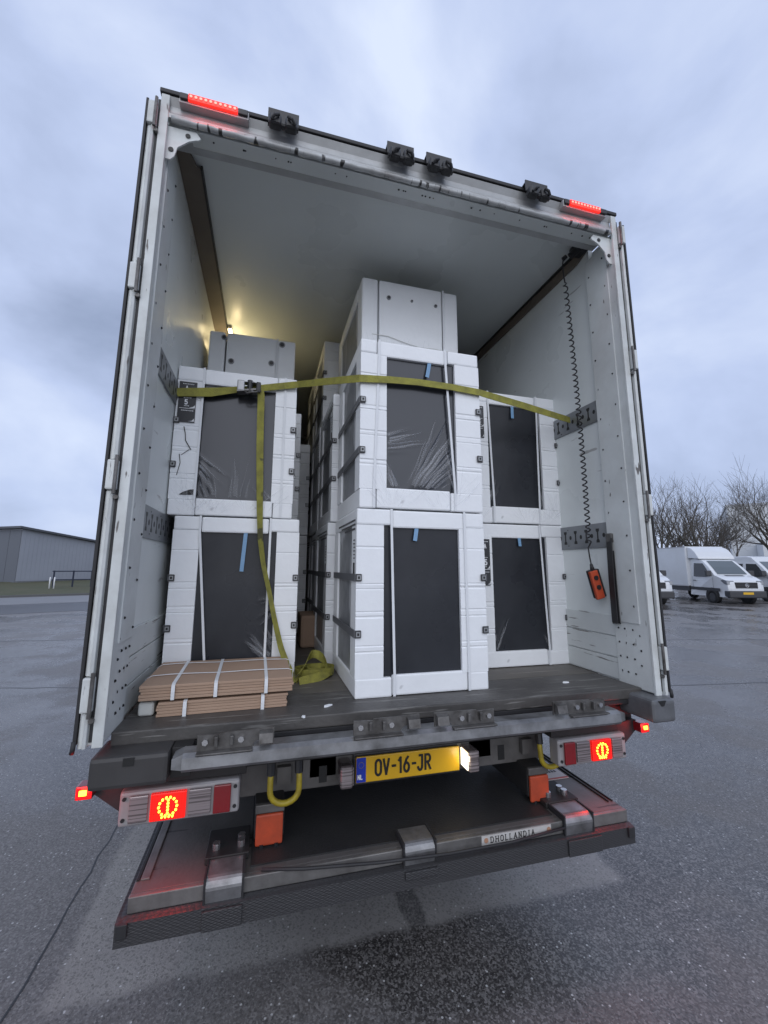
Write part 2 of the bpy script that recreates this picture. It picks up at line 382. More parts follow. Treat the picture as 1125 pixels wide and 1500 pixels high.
# side walls, ceiling, bulkhead
for sx in (-1, 1):
    a, b_ = sorted((sx*1.238, sx*1.272))
    box('side_wall', wall_m, T, a, b_, .2, LEN, ZF-.04, 3.88)
    # kick boards
    for k in range(3):
        z0 = ZF+.004+k*.116
        a, b_ = sorted((sx*1.226, sx*1.2375))
        box('kick_board', kick_m, T, a, b_, .222, LEN-.01, z0, z0+.111, .003)
    # lashing rails
    for z0, z1 in ((1.872, 2.02), (2.645, 2.778)):
        a, b_ = sorted((sx*1.2285, sx*1.2378))
        r = box('lashing_rail', rail_m, T, a, b_, .222, LEN-.01, z0, z1, .002)
        zc = (z0+z1)/2; sl_ = MB(); i = 0; y = .25
        while y < 2.4:
            x = sx*1.2278
            def oct_(cy, cz, ry, rz): return [(cy+ry*math.cos(k*math.pi/4), cz+rz*math.sin(k*math.pi/4)) for k in range(8)]
            xa, xb = sorted((x, sx*1.2288))
            if i % 2 == 0:
                sl_.prism(oct_(y, zc, .0105, .014), 0, xa, xb)
            else:
                sl_.prism([(y-.013, zc+.042), (y+.013, zc+.042), (y+.012, zc+.028), (y+.005, zc+.02), (y+.005, zc-.02), (y+.012, zc-.028), (y+.013, zc-.042), (y-.013, zc-.042), (y-.012, zc-.028), (y-.005, zc-.02), (y-.005, zc+.02), (y-.012, zc+.028)], 0, xa, xb)
            for dz in (-.052, .052):
                if i % 4 == 2: sl_.prism(oct_(y+.02, zc+dz, .004, .004), 0, xa, xb)
            y += .046; i += 1
        tag(sl_.build('rail_slots', ink_m, r), kind='stuff')
box('roof_panel', ceil_m, T, -1.272, 1.272, .12, LEN, ZC, 3.884)
box('bulkhead', wall_m, T, -1.238, 1.238, LEN, LEN+.04, ZF-.04, 3.884)
# coving boards along the ceiling edges
q = MB(); q.prism([(-1.237, .20), (-1.232, .19), (-1.175, .205), (-1.15, .29), (-1.132, .30), (-1.132, 6.5), (-1.237, 6.5)], 2, 3.826, 3.836)
q.build('coving_board', coving_m, T)
box('coving_lip', ink_m, T, -1.1315, -1.122, .30, 6.5, 3.822, 3.8495)
q = MB(); q.prism([(.20, 3.80), (.24, 3.845), (6.5, 3.845), (6.5, 3.768), (.30, 3.768)], 0, 1.226, 1.2365); q.build('coving_board', coving_m, T)
box('coving_lip', ink_m, T, 1.214, 1.2255, .25, 6.5, 3.836, 3.8495)
q = MB(); q.box(1.15, 1.235, .17, .27, 3.79, 3.845); q.bevel(.012); q.build('cable_bracket', black_m, T)
q = MB(); q.cyl((1.17, .2, 3.80), (1.13, .24, 3.765), .022, 12); q.cyl((1.115, .255, 3.775), (1.10, .27, 3.76), .014, 10); q.build('cable_gland', black_m, T)
# corner posts
for sx in (-1, 1):
    def sp(a, b_): return sorted((sx*a, sx*b_))
    p0 = MB(); p0.box(*sp(1.222, 1.272), 0, .221, ZF-.012, 3.72); p0.bevel(.006)
    post = p0.build('corner_post', post_m, T)
    box('post_flange', paint_m, post, *sp(1.219, 1.254), -.010, .004, 1.122, 3.86, .003)
    box('post_liner', post_m, post, *sp(1.2165, 1.2235), .05, .215, 1.46, 3.70, .002)
    box('gutter', rubber_m, post, *sp(1.2555, 1.266), -.004, -.0005, 1.14, 3.83)
    rv = MB()
    z = 1.2
    random.seed(5+sx)
    while z < 3.68:
        for yy in ((.075, .19) if z > 1.46 else (.06, .10, .15, .19)):
            x = sx*(1.2165 if z > 1.46 else 1.222)
            rv.cyl((x, yy+random.uniform(-.006, .006), z+(.05 if yy < .1 else 0)), (x-sx*.0025, yy, z+(.05 if yy < .1 else 0)), .0055, 6)
        z += .19 if z > 1.46 else .075
    tag(rv.build('rivets', ink_m, post), kind='stuff')
    # rounded gusset in the upper corner
    g = MB(); pts = [(sx*1.222, 3.72), (sx*1.10, 3.72)]+[(sx*(1.10+.0-.02*math.cos(R(t))), 3.70+.0-.02*math.sin(R(t))) for t in (20, 60, 90)]+[(sx*1.13, 3.665), (sx*1.175, 3.62), (sx*1.185, 3.57), (sx*1.20, 3.55), (sx*1.222, 3.55)]
    g.prism(pts, 1, .012, .020); gs = g.build('corner_gusset', paint_m, T)
    gh = MB(); gh.cyl((sx*1.135, .0115, 3.69), (sx*1.135, .008, 3.69), .011, 12); gh.cyl((sx*1.20, .0115, 3.60), (sx*1.20, .008, 3.60), .011, 12); gh.build('gusset_bolt', ink_m, gs)
    # door leaf folded flat against the outside of the truck
    door = box('rear_door', paint_m, T, *sp(1.277, 1.300), .012, 1.22, 1.14, 3.80, .003)
    box('door_seal', rubber_m, door, *sp(1.3012, 1.3125), -.012, 1.22, 1.135, 3.815, .003)
    zs = (1.30, 2.09, 2.93, 3.735)
    for k, zc in enumerate(zs):
        hg = MB(); hg.box(*sp(1.262, 1.2985), -.026, .012, zc-.058, zc+.058); hg.bevel(.006); h_ = hg.build('hinge', paint_m, door)
        MB().cyl((sx*1.266, -.027, zc-.075), (sx*1.266, -.027, zc+.075), .007, 8).build('hinge_pin', dirtzinc_m, h_)
        MB().cyl((sx*1.260, -.005, zc-.085), (sx*1.260, -.022, zc-.085), .009, 8).build('hinge_bolt', dirtzinc_m, h_)
    # edge profile between the hinges
    ends = [1.125]+[v for zc in zs for v in (zc-.062, zc+.062)]+[3.80]
    for k in range(0, len(ends)-1, 2):
        if ends[k+1]-ends[k] > .03:
            q = MB(); q.prism([(sx*1.2675, .011), (sx*1.270, -.016), (sx*1.278, -.020), (sx*1.283, -.012), (sx*1.291, -.012), (sx*1.298, -.004), (sx*1.298, .011)], 2, ends[k], ends[k+1])
            q.build('door_edge', paint_m, door)
    q = MB(); q.tube([(sx*1.307, -.012, 1.15), (sx*1.307, -.016, 1.125), (sx*1.310, -.012, 1.112)], .008, 8); q.build('seal_end', rubber_m, door, True)
# header above the opening
hd = MB(); hd.prism([(-.004, 3.750), (-.006, 3.770), (.006, 3.790), (.010, 3.825), (-.008, 3.858), (.15, 3.858), (.15, 3.750)], 0, -1.222, 1.222); hd = hd.build('header', header_m, T)
box('header_cap', rubber_m, hd, -1.262, 1.262, -.014, .16, 3.866, 3.887, .004)
sl2 = MB(); sl2.tube([(-1.205+2.41*i/70, -.004+.0010*math.sin(i*2.3), 3.742+.0012*math.sin(i*1.7)) for i in range(71)], [.0150+.0010*math.sin(i*1.9)+.0006*math.sin(i*4.1) for i in range(71)], 10)
sl2.build('tube_seal', seal_m, hd, True)
q = MB(); q.prism([(.012, 3.728), (.012, 3.748), (.24, 3.849), (.24, 3.845), (.10, 3.742)], 0, -1.13, 1.21); q.build('header_lip', ceil_m, hd)
dr = MB(); random.seed(11)
for i in range(26):
    x = random.uniform(-1.1, 1.15); dr.cyl((x, .05, 3.7345), (x, .05, 3.7315), random.uniform(.003, .006), 6)
tag(dr.build('rivets', ink_m, hd), kind='stuff')
for xa in (-.717, -.128, .086, .680):
    k = MB(); k.box(xa-.072, xa+.072, -.042, -.036, 3.835, 3.905); k.box(xa-.072, xa+.072, -.036, .02, 3.887, 3.893); lk = k.build('door_lock', black_m, hd)
    q = MB(); q.box(xa-.066, xa-.008, -.075, -.03, 3.79, 3.848); q.box(xa+.008, xa+.066, -.075, -.03, 3.79, 3.848); q.bevel(.016, 3); q.build('lock_block', black_m, lk)
    MB().cyl((xa-.07, -.05, 3.81), (xa+.07, -.05, 3.81), .014, 10).build('lock_cam', black_m, lk)
    for sg in (-1, 1):
        MB().tube([(xa+sg*.055, -.078, 3.80), (xa+sg*.04, -.088, 3.815), (xa+sg*.02, -.082, 3.83)], .007, 8).build('lock_ridge', rubber_m, lk)
for x0, x1 in ((-1.137, -.925), (.905, 1.115)):
    lt = box('marker_light', lamp_m, hd, x0-.04, x1+.05, -.028, .02, 3.818, 3.861, .006)
    box('marker_lens', emis('marker_lens', (1, .02, .012), 1.5, (.25, .005, .005)), lt, x0, x1, -.042, -.0285, 3.826, 3.859, .004)
    q = MB()
    for i in range(10):
        x = x0+.012+(x1-x0-.024)*i/9; q.cyl((x, -.0435, 3.8425), (x, -.0462, 3.8425), .0062, 8)
    tag(q.build('led_row', hotp_m, lt), kind='stuff')
    box('lens_end', black_m, lt, x0-.036, x0-.002, -.040, -.0285, 3.828, 3.857, .004); box('lens_end', black_m, lt, x1+.002, x1+.046, -.040, -.0285, 3.828, 3.857, .004)
    pl = bpy.data.lights.new('marker_glow', 'AREA'); pl.shape = 'RECTANGLE'; pl.size = .2; pl.size_y = .02; pl.energy = .25; pl.color = (1, .03, .02)
    po = bpy.data.objects.new('marker_glow', pl); C.objects.link(po); po.location = ((x0+x1)/2, -.05, 3.838); po.rotation_euler = (R(60), 0, 0); po.parent = lt

# lit interior lamp on the left ceiling edge
lp = box('interior_lamp', lamp_m, T, -1.12, -1.085, 1.80, 1.98, 3.822, 3.849, .004)
box('lamp_tube', warm_m, lp, -1.118, -1.087, 1.806, 1.974, 3.812, 3.8215, .003)
pl = bpy.data.lights.new('lamp_light', 'POINT'); pl.energy = 1.7; pl.color = (1, .78, .42); pl.shadow_soft_size = .03
po = bpy.data.objects.new('lamp_light', pl); C.objects.link(po); po.location = (-1.06, 1.89, 3.68); po.parent = lp

# rear underside --------------------------------------------------
box('sill_rubber', rubber_m, T, -1.221, 1.221, .082, .13, 1.064, 1.088, .006)
for xa in (-.62, .60):
    box('beam_arm', dark_m, T, xa-.05, xa+.05, .02, .16, 1.0, 1.06)
box('rear_crossmember', dark_m, T, -1.225, 1.225, .16, .30, .935, 1.092, .004)
for xa in (-.47, .42):
    box('sill_clip', mat('rust_clip', (.16, .11, .07), .6), T, xa-.018, xa+.018, .11, .158, 1.03, 1.075, .003)
for sx in (-1, 1):
    a, b_ = sorted((sx*.34, sx*.46))
    box('chassis_rail', dark_m, T, a, b_, .30, LEN, .80, 1.02)
for ya in (1.2, 2.4, 3.6, 4.8, 6):
    box('floor_bearer', dark_m, T, -1.2, 1.2, ya, ya+.09, 1.022, 1.098)
# galvanised bumper beam
q = MB(); q.prism([(-.075, 1.048), (-.068, 1.038), (.015, 1.038), (.02, 1.046), (.02, 1.086), (.005, 1.095), (-.055, 1.095), (-.072, 1.084)], 0, -.95, .93); bm_ = q.build('bumper_beam', zinc_m, T)
for xs, xe_ in ((-.95, -.985), (.93, .965)):
    q = MB(); q.prism([(xs, 1.04), (xs, 1.094), (xe_, 1.080), (xe_, 1.047)], 1, -.06, .012); q.build('beam_end', zinc_m, bm_)
random.seed(2)
for x0, x1, fl in ((-.906, -.639, 1), (-.336, -.060, 1), (.005, .281, -1), (.579, .859, -1)):
    b0_ = MB()
    w_ = x1-x0; X_ = (lambda u: x0+u*w_) if fl > 0 else (lambda u: x1-u*w_)
    b0_.prism([(X_(0), 1.068), (X_(0), 1.122), (X_(.28), 1.118), (X_(.30), 1.124), (X_(.72), 1.126), (X_(1), 1.128), (X_(1), 1.072), (X_(.88), 1.074), (X_(.83), 1.088), (X_(.76), 1.088), (X_(.70), 1.070)], 1, .000, .006)
    k = b0_.build('lock_keeper', dirtzinc_m, T); k.location = (0, -.055, .0275)
    box('keeper_foot', dirtzinc_m, k, min(X_(0), X_(.72)), max(X_(0), X_(.72)), -.030, -.0005, 1.063, 1.069, .002)
    q = MB(); xa, xb = sorted((X_(.80), X_(.98))); q.prism([(-.030, 1.085), (-.006, 1.076), (-.002, 1.122), (-.022, 1.116)], 0, xa, xb); q.build('keeper_hook', dirtzinc_m, k)
    for u in (.10, .56):
        MB().cyl((X_(u), -.0005, 1.098), (X_(u), -.010, 1.098), .011, 6).build('keeper_bolt', chrome_m, k)
    for u in (.22, .42):
        xa, xb = sorted((X_(u), X_(u+.045))); box('keeper_rib', dirtzinc_m, k, xa, xb, -.016, -.0005, 1.082, 1.116, .003)
# corner buffers
bufd_m = mat('dark_buffer', (.05, .048, .048), .5, var=(5, .6, (.026, .025, .024))); bufl_m = mat('silver_buffer', (.17, .175, .185), .4, .3, var=(7, .8, (.085, .088, .092)))
q = MB(); q.box(-1.25, -1.0, -.03, .15, .99, 1.094); q.bevel(.014); b_ = q.build('corner_buffer', bufd_m, T); box('buffer_slot', ink_m, b_, -1.145, -1.11, -.0325, -.030, 1.062, 1.088)
for za in (1.073, 1.055, 1.022):
    MB().cyl((-.965, .012, za), (-.965, .004, za), .008, 10).build('bracket_bolt', white_m, b_)
box('buffer_plate', dark_m, b_, -.998, -.93, .012, .15, .99, 1.092, .002)
q = MB(); q.box(1.135, 1.275, -.06, .15, 1.015, 1.122); q.bevel(.02, 3); b_ = q.build('corner_buffer', bufl_m, T); q = MB(); q.prism([(1.17, 1.116), (1.215, 1.116), (1.20, 1.092), (1.185, 1.092)], 1, -.0625, -.04); q.build('buffer_slot', ink_m, b_)

# number plate and its lamps
cross = box('plate_beam', grey_m, T, -.76, .76, .30, .36, .755, .90, .004)
for xa in (-.40, .52, .36): box('beam_notch', ink_m, cross, xa-.018, xa+.018, .297, .3005, .775, .845)
np_ = box('number_plate', plate_m, T, -.252, .270, .268, .280, .766, .876, .004)
box('country_band', blue_m, np_, -.250, -.205, .2665, .2685, .769, .873)
lettering('plate_lettering', 'OV-16-JR', -.158, .2665, .792, .064, .66, .0102, ink_m, np_, track=.315)
lettering('country_code', 'NL', -.243, .2662, .783, .018, .85, .0042, white_m, np_, track=.25)
q = MB()
for i in range(12):
    a_ = i*math.pi/6; x, z = -.2275+.0125*math.cos(a_), .842+.0125*math.sin(a_)
    q.box(x-.0013, x+.0013, .2652, .2666, z-.0013, z+.0013, Matrix.Rotation(R(45), 3, 'Y'))
tag(q.build('star_ring', hook_m, np_), kind='stuff')
box('plate_holder', black_m, np_, -.262, .280, .281, .30, .752, .886, .004)
for sx, x0 in ((-1, -.335), (1, .290)):
    q = MB(); q.box(x0, x0+.058, .205, .30, .775, .872); q.bevel(.014, 3); l_ = q.build('plate_lamp', clear_m, T)
    xa = x0+.058 if sx < 0 else x0-.004
    if sx > 0:
        box('lamp_window', pl_m, l_, xa, xa+.004, .215, .285, .785, .862)
        pl = bpy.data.lights.new('plate_light', 'POINT'); pl.energy = .18; pl.color = (1, .85, .6); pl.shadow_soft_size = .02
        po = bpy.data.objects.new('plate_light', pl); C.objects.link(po); po.location = (.278, .21, .83); po.parent = l_
    else: box('lamp_window', clear_m, l_, xa, xa+.003, .215, .285, .785, .862)
# yellow lashing hooks
for xa in (-.577, .738):
    q = MB(); P = [(xa-.058, .20, .89), (xa-.060, .195, .86)]+[(xa+.06*math.cos(R(t)), .19, .815+.05*math.sin(R(t))) for t in range(180, 361, 20)]+[(xa+.060, .195, .86), (xa+.058, .20, .89)]
    q.tube(P, .0125, 10); h_ = q.build('lashing_hook', hook_m, T, True)
    for dx in (-.058, .058): MB().cyl((xa+dx, .20, .875), (xa+dx, .205, .93), .018, 8).build('hook_sleeve', black_m, h_)
    box('hook_plate', grey_m, h_, xa-.03 if xa < 0 else xa-.11, xa+.03 if xa < 0 else xa-.05, .27, .296, .80, .87)

# tail lamps
def tail_lamp(xo, xi):
    """xo outer end, xi inner end"""
    x0, x1 = min(xo, xi), max(xo, xi); w = x1-x0; sx = 1 if xo > xi else -1
    q = MB(); q.box(x0, x1, .09, .16, .807, .927); q.bevel(.013, 3); t = q.build('tail_lamp', lamp_m, T)
    U = lambda u: xo-sx*u*w
    def pane(name, m, u0, u1, z0=.822, z1=.912, y=.078):
        a, b_ = sorted((U(u0), U(u1))); return box(name, m, t, a, b_, y, .0895, z0, z1, .004)
    pane('side_lens', clear_m, .085, .235); pane('led_lens', led_m, .255, .545, .820, .914, .076); pane('reverse_lens', clear_m, .565, .755); pane('fog_lens', redlens_m, .775, .925, .818, .916)
    q = MB(); cx, cz = U(.40), .867
    for k in range(14):
        a_ = 2*math.pi*k/14
        q.cyl((cx+.031*math.cos(a_), .0755, cz+.031*math.sin(a_)), (cx+.031*math.cos(a_), .0722, cz+.031*math.sin(a_)), .0043, 8)
    for k in range(5): q.cyl((cx, .0755, cz-.022+.011*k), (cx, .0722, cz-.022+.011*k), .0043, 8)
    for k in range(4): q.cyl((cx-.018+.012*k, .0755, cz-.034), (cx-.018+.012*k, .0722, cz-.034), .0035, 8)
    tag(q.build('led_cluster', hot_m, t), kind='stuff')
    for u in (.04, .96):
        for z in (.832, .902): MB().cyl((U(u), .0895, z), (U(u), .086, z), .007, 8).build('lamp_screw', black_m, t)
    pl = bpy.data.lights.new('tail_glow', 'AREA'); pl.shape = 'SQUARE'; pl.size = .11; pl.energy = .55; pl.color = (1, .02, .012)
    po = bpy.data.objects.new('tail_glow', pl); C.objects.link(po); po.location = (cx, .055, .80); po.rotation_euler = (R(-32), 0, 0); po.parent = t
    # bracket above and rubber arm to the side marker
    a, b_ = sorted((U(.05), U(1.05))); box('lamp_bracket', dark_m, t, a, b_, .11, .20, .932, .985, .004)
    q = MB(); xe = xo+sx*.115
    q.prism([(xo-sx*.02, .83), (xo-sx*.02, .96), (xo+sx*.09, .975), (xe, .965), (xe, .935)], 1, .12, .15); q.build('marker_arm', rubber_m, t)
    mk = box('side_marker', redlens_m, t, *sorted((xe-sx*.03, xe+sx*.025)), .075, .13, .922, .968, .006)
    box('marker_led', hot_m, mk, *sorted((xe-sx*.012, xe+sx*.012)), .0715, .0745, .937, .955, .003)
    pl = bpy.data.lights.new('marker_glow', 'POINT'); pl.energy = .7; pl.color = (1, .03, .015); pl.shadow_soft_size = .02
    po = bpy.data.objects.new('marker_glow', pl); C.objects.link(po); po.location = (xe, .04, .947); po.parent = t
tail_lamp(-1.176, -.756); tail_lamp(1.106, .704)

# stowed tail lift ------------------------------------------------
lift = MB(); lift.box(-1.108, 1.042, .075, 1.15, .556, .600); lift.bevel(.004); lift = lift.build('tail_lift', alu_m, T)
box('lift_mat', mat('black_mat', (.020, .020, .021), .55, var=(6, .5, (.032, .031, .03)), bump=(120, .2)), lift, -.70, .66, .105, 1.14, .6005, .606)
box('lift_edge', alul_m, lift, -1.110, 1.044, .056, .0745, .548, .600, .004)
q = MB(); q.prism([(.028, .470), (.030, .540), (.055, .547), (1.15, .547), (1.15, .50), (.06, .462)], 0, -1.138, 1.052); q.build('folded_ramp', tread_m, lift)
for sx, xa in ((-1, -1.132), (1, 1.046)):
    box('ramp_corner', rubber_m, lift, *sorted((xa, xa-sx*.035)), .018, .0275, .50, .545, .004)
for xa, wd in ((-.792, .125), (-.026, .13), (.757, .145)):
    q = MB(); x0, x1 = xa-wd/2, xa+wd/2
    q.prism([(.046, .535)]+[(.075-.036*math.cos(R(t)), .585+.036*math.sin(R(t))) for t in range(0, 91, 15)]+[(.15, .621), (.15, .607), (.078, .607), (.052, .59), (.052, .535)], 0, x0, x1)
    h_ = q.build('lift_hinge', zinc_m, lift, False)
    box('hinge_leaf', tread_m, h_, x0-.006, x1+(.03 if xa > .5 else .006), .020, .0285 if xa > .5 else .0285, .47 if abs(xa) > .1 else .505, .534, .003)
    for xe in (x0-.008, x1+.001): box('hinge_cheek', rubber_m, h_, xe, xe+.007, .040, .15, .53, .626)
    if abs(xa) > .1:
        box('hinge_block', dark_m, h_, x0-.02, x1+.02, .152, .33, .602, .628, .004)
        for dx in (-.045, .05):
            for yy in (.20, .235):
                if yy > .22 and dx < 0 and xa < 0: continue
                MB().cyl((xa+dx, yy, .628), (xa+dx, yy, .650), .015, 10).build('hinge_bolt', chrome_m, h_)
# lift arms with orange end plates
for x0, x1 in ((-.688, -.578), (.615, .720)):
    a = box('lift_arm', dark_m, lift, x0-.006, x1+.006, .215, .62, .63, .765, .006)
    o_ = MB().box(x0, x1, .196, .212, .612, .728); o_.bevel(.007); o_.build('orange_end_plate', orange_m, a)
    for dx in (.025, .085): MB().cyl((x0+dx, .20, .602), (x0+dx, .20, .618), .009, 8).build('plate_bolt', black_m, a)
    box('arm_cap', grey_m, a, x0-.004, x1+.004, .20, .2145, .731, .764, .004)
# safety strips and cable
for xa, xb in ((-1.090, -1.060), (1.005, 1.012), (1.028, 1.036)):
    box('edge_strip', alul_m if xa < 0 else ink_m, lift, xa, xb, .13, .75, .6005, .607, .002)
box('edge_strip', ink_m, lift, -1.104, -1.094, .13, .75, .6005, .606)
q = MB(); q.tube([(-.66, .07, .607), (-.5, .045, .600), (-.2, .028, .585), (.1, .026, .572), (.4, .03, .569), (.68, .045, .578)], .006, 8); q.build('lift_cable', rubber_m, lift, True)
npz = box('lift_nameplate', mat('nameplate', (.50, .49, .47), .4, var=(20, .5, (.38, .37, .35))), lift, .262, .612, .0515, .0555, .562, .597)
lettering('maker_lettering', 'DHOLLANDIA', .306, .0513, .5685, .0215, .98, .0027, ink_m, npz, serif=True, track=.54)
emb_m = mat('emblem', (.40, .22, .14), .5)
for xa in (.283, .599): MB().cyl((xa, .0512, .5795), (xa, .0495, .5795), .010, 12).build('maker_emblem', emb_m, npz)
stk = box('warning_sticker', mat('sticker', (.60, .59, .58), .5, var=(14, .5, (.45, .44, .43))), lift, .80, .985, .38, .62, .6005, .603)
q = MB(); q.box(.80, .985, .381, .395, .6032, .6042)
q.build('sticker_border', mat('sticker_red', (.45, .08, .06), .5), stk)
q = MB(); random.seed(4)
for r_ in range(3):
    x = .83
    while x < .96:
        w_ = random.uniform(.006, .013); q.box(x, x+w_, .45+.05*r_, .47+.05*r_, .6032, .604); x += w_+.006
tag(q.build('sticker_print', ink_m, stk), kind='stuff')
# wheels and mudguards in the dark below
for sx in (-1, 1):
    for ya in (2.5, 6.6):
        prof = [(.20, -.13), (.40, -.14), (.47, -.11), (.49, 0), (.47, .11), (.40, .14), (.20, .13)]
        q = MB(); n_ = 32; rings = [[q.bm.verts.new((sx*1.0+dx, ya+r_*math.cos(2*math.pi*k/n_), .49+r_*math.sin(2*math.pi*k/n_))) for k in range(n_)] for r_, dx in prof]
        for i in range(len(prof)):
            for k in range(n_): q.bm.faces.new([rings[i][k], rings[i][(k+1) % n_], rings[(i+1) % len(prof)][(k+1) % n_], rings[(i+1) % len(prof)][k]])
        wl = q.build('wheel', rubber_m, T, True)
        MB().cyl((sx*.95, ya, .49), (sx*1.04, ya, .49), .205, 24).build('rim', grey_m, wl)
    box('mud_flap', rubber_m, T, *sorted((sx*.82, sx*1.2)), 1.86, 1.875, .35, .98)

# ------------------------------------------------------------------ packed appliances
def film_panel(x0, x1, z0, z1, y, kind, seed):
    """film covered door: a fine grid with stretched creases, plus pale ribbons for their glints"""
    random.seed(seed)
    ridges = []
    W_, H_ = x1-x0, z1-z0
    def fan(cx, cz, a0, a1, n, amp, rad):
        for i in range(n):
            ridges.append((cx, cz, R(a0+(a1-a0)*(i+random.uniform(.1, .9))/n), amp*random.uniform(.4, 1.2), random.uniform(.5, 1)*rad, random.uniform(.006, .014)))
    if kind == 'heavy':
        fan(x0-.30, z0+.16, 6, 24, 9, .010, .66); fan(x0+.04, z0-.16, 34, 66, 11, .011, .72); fan(x0+.10, z0-.12, 104, 122, 5, .008, .36); fan(x1+.02, z0-.10, 95, 112, 4, .008, .4)
    if kind == 'left': fan(x0+W_*.5, z0-.42, 70, 110, 13, .009, .78); fan(x0-.12, z0+.34, -60, -32, 6, .009, .42); fan(x1+.05, z0-.08, 108, 150, 5, .008, .35)
    if kind == 'some': fan(x1+.12, z0+.38, 190, 225, 6, .007, .3); fan(x1+.05, z0-.05, 110, 150, 6, .006, .3)
    if kind == 'light': fan(x0-.02, z0-.04, 55, 85, 4, .006, .3); fan(x1+.02, z0-.04, 100, 125, 2, .004, .25)
    def f(u, v):
        x = x0+W_*u; z = z0+H_*v; h = .0015*noise.noise(Vector((x*5, z*4, seed)))
        for cx, cz, a, amp, rad, wd in ridges:
            dx, dz = x-cx, z-cz; d = dx*math.cos(a)+dz*math.sin(a)
            if d <= 0: continue
            o_ = -dx*math.sin(a)+dz*math.cos(a)
            fall = max(0, 1-d/rad)
            if fall > 0: h += .75*amp*min(1, d*6)*fall**.7*math.exp(-(o_/wd)**2)
        e_ = min(u, 1-u, v, 1-v); h *= min(1, e_*14)
        return Vector((x, y-h, z))
    b = MB()  # pale ribbons along the creases: sky reflections on the film put into colour
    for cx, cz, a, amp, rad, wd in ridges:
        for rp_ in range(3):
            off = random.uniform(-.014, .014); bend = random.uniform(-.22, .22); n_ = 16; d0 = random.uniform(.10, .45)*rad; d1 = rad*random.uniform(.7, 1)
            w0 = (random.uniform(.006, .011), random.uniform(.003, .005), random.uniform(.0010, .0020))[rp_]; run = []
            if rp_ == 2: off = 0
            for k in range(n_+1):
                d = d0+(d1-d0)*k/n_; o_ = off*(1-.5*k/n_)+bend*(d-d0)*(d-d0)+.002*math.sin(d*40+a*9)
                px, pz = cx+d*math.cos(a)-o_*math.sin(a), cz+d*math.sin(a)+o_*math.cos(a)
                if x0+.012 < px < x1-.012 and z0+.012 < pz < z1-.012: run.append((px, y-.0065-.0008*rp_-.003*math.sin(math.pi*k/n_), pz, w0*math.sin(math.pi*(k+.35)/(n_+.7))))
            if len(run) > 3: glint_ribbon(b, run, a)
    glint_stock.append(b)
    return MB().grid(f, 70, 110)
glint_stock = []
def glint_ribbon(b, run, a):
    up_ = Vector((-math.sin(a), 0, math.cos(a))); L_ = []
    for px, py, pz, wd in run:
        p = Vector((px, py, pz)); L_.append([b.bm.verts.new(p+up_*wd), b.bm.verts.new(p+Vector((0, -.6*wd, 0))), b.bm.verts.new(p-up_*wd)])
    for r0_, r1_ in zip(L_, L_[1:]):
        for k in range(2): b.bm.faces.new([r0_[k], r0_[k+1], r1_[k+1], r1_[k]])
def glint_skirt(w, z0, z1, y, seed, hole=None):
    """fine pale ribbons at the foot of a packed appliance: film folds with their glints coloured in"""
    random.seed(seed); b = MB()  # folds drawn as pale ribbons, the shine on the film painted in
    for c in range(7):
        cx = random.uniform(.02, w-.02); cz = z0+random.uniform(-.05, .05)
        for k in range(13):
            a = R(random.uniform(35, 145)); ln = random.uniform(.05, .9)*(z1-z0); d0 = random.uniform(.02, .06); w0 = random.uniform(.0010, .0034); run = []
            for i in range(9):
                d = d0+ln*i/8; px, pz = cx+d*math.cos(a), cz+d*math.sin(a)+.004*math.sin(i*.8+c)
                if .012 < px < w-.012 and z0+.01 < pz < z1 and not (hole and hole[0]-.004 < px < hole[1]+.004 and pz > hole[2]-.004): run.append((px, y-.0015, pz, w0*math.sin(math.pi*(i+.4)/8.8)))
            if len(run) > 2: glint_ribbon(b, run, a)
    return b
def glint_mat(op):
    m, t, b = newmat('film_glint'); n = t.nodes.new; l = t.links.new
    b.inputs['Base Color'].default_value = (.8, .82, .85, 1); b.inputs['Roughness'].default_value = .12  # whitish colour stands in for light glinting on the film
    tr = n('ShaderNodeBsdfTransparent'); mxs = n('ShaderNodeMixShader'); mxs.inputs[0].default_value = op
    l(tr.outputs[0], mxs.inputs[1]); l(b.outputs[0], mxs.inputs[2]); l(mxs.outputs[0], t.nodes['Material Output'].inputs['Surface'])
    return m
glint_m = glint_mat(.105); glint_soft_m = glint_mat(.10)
def foam_block(name, segs, m, parent, bev=.007):
    q = MB()
    for s_ in segs: q.box(*s_)
    q.bevel(bev, 2); return q.build(name, m, parent)
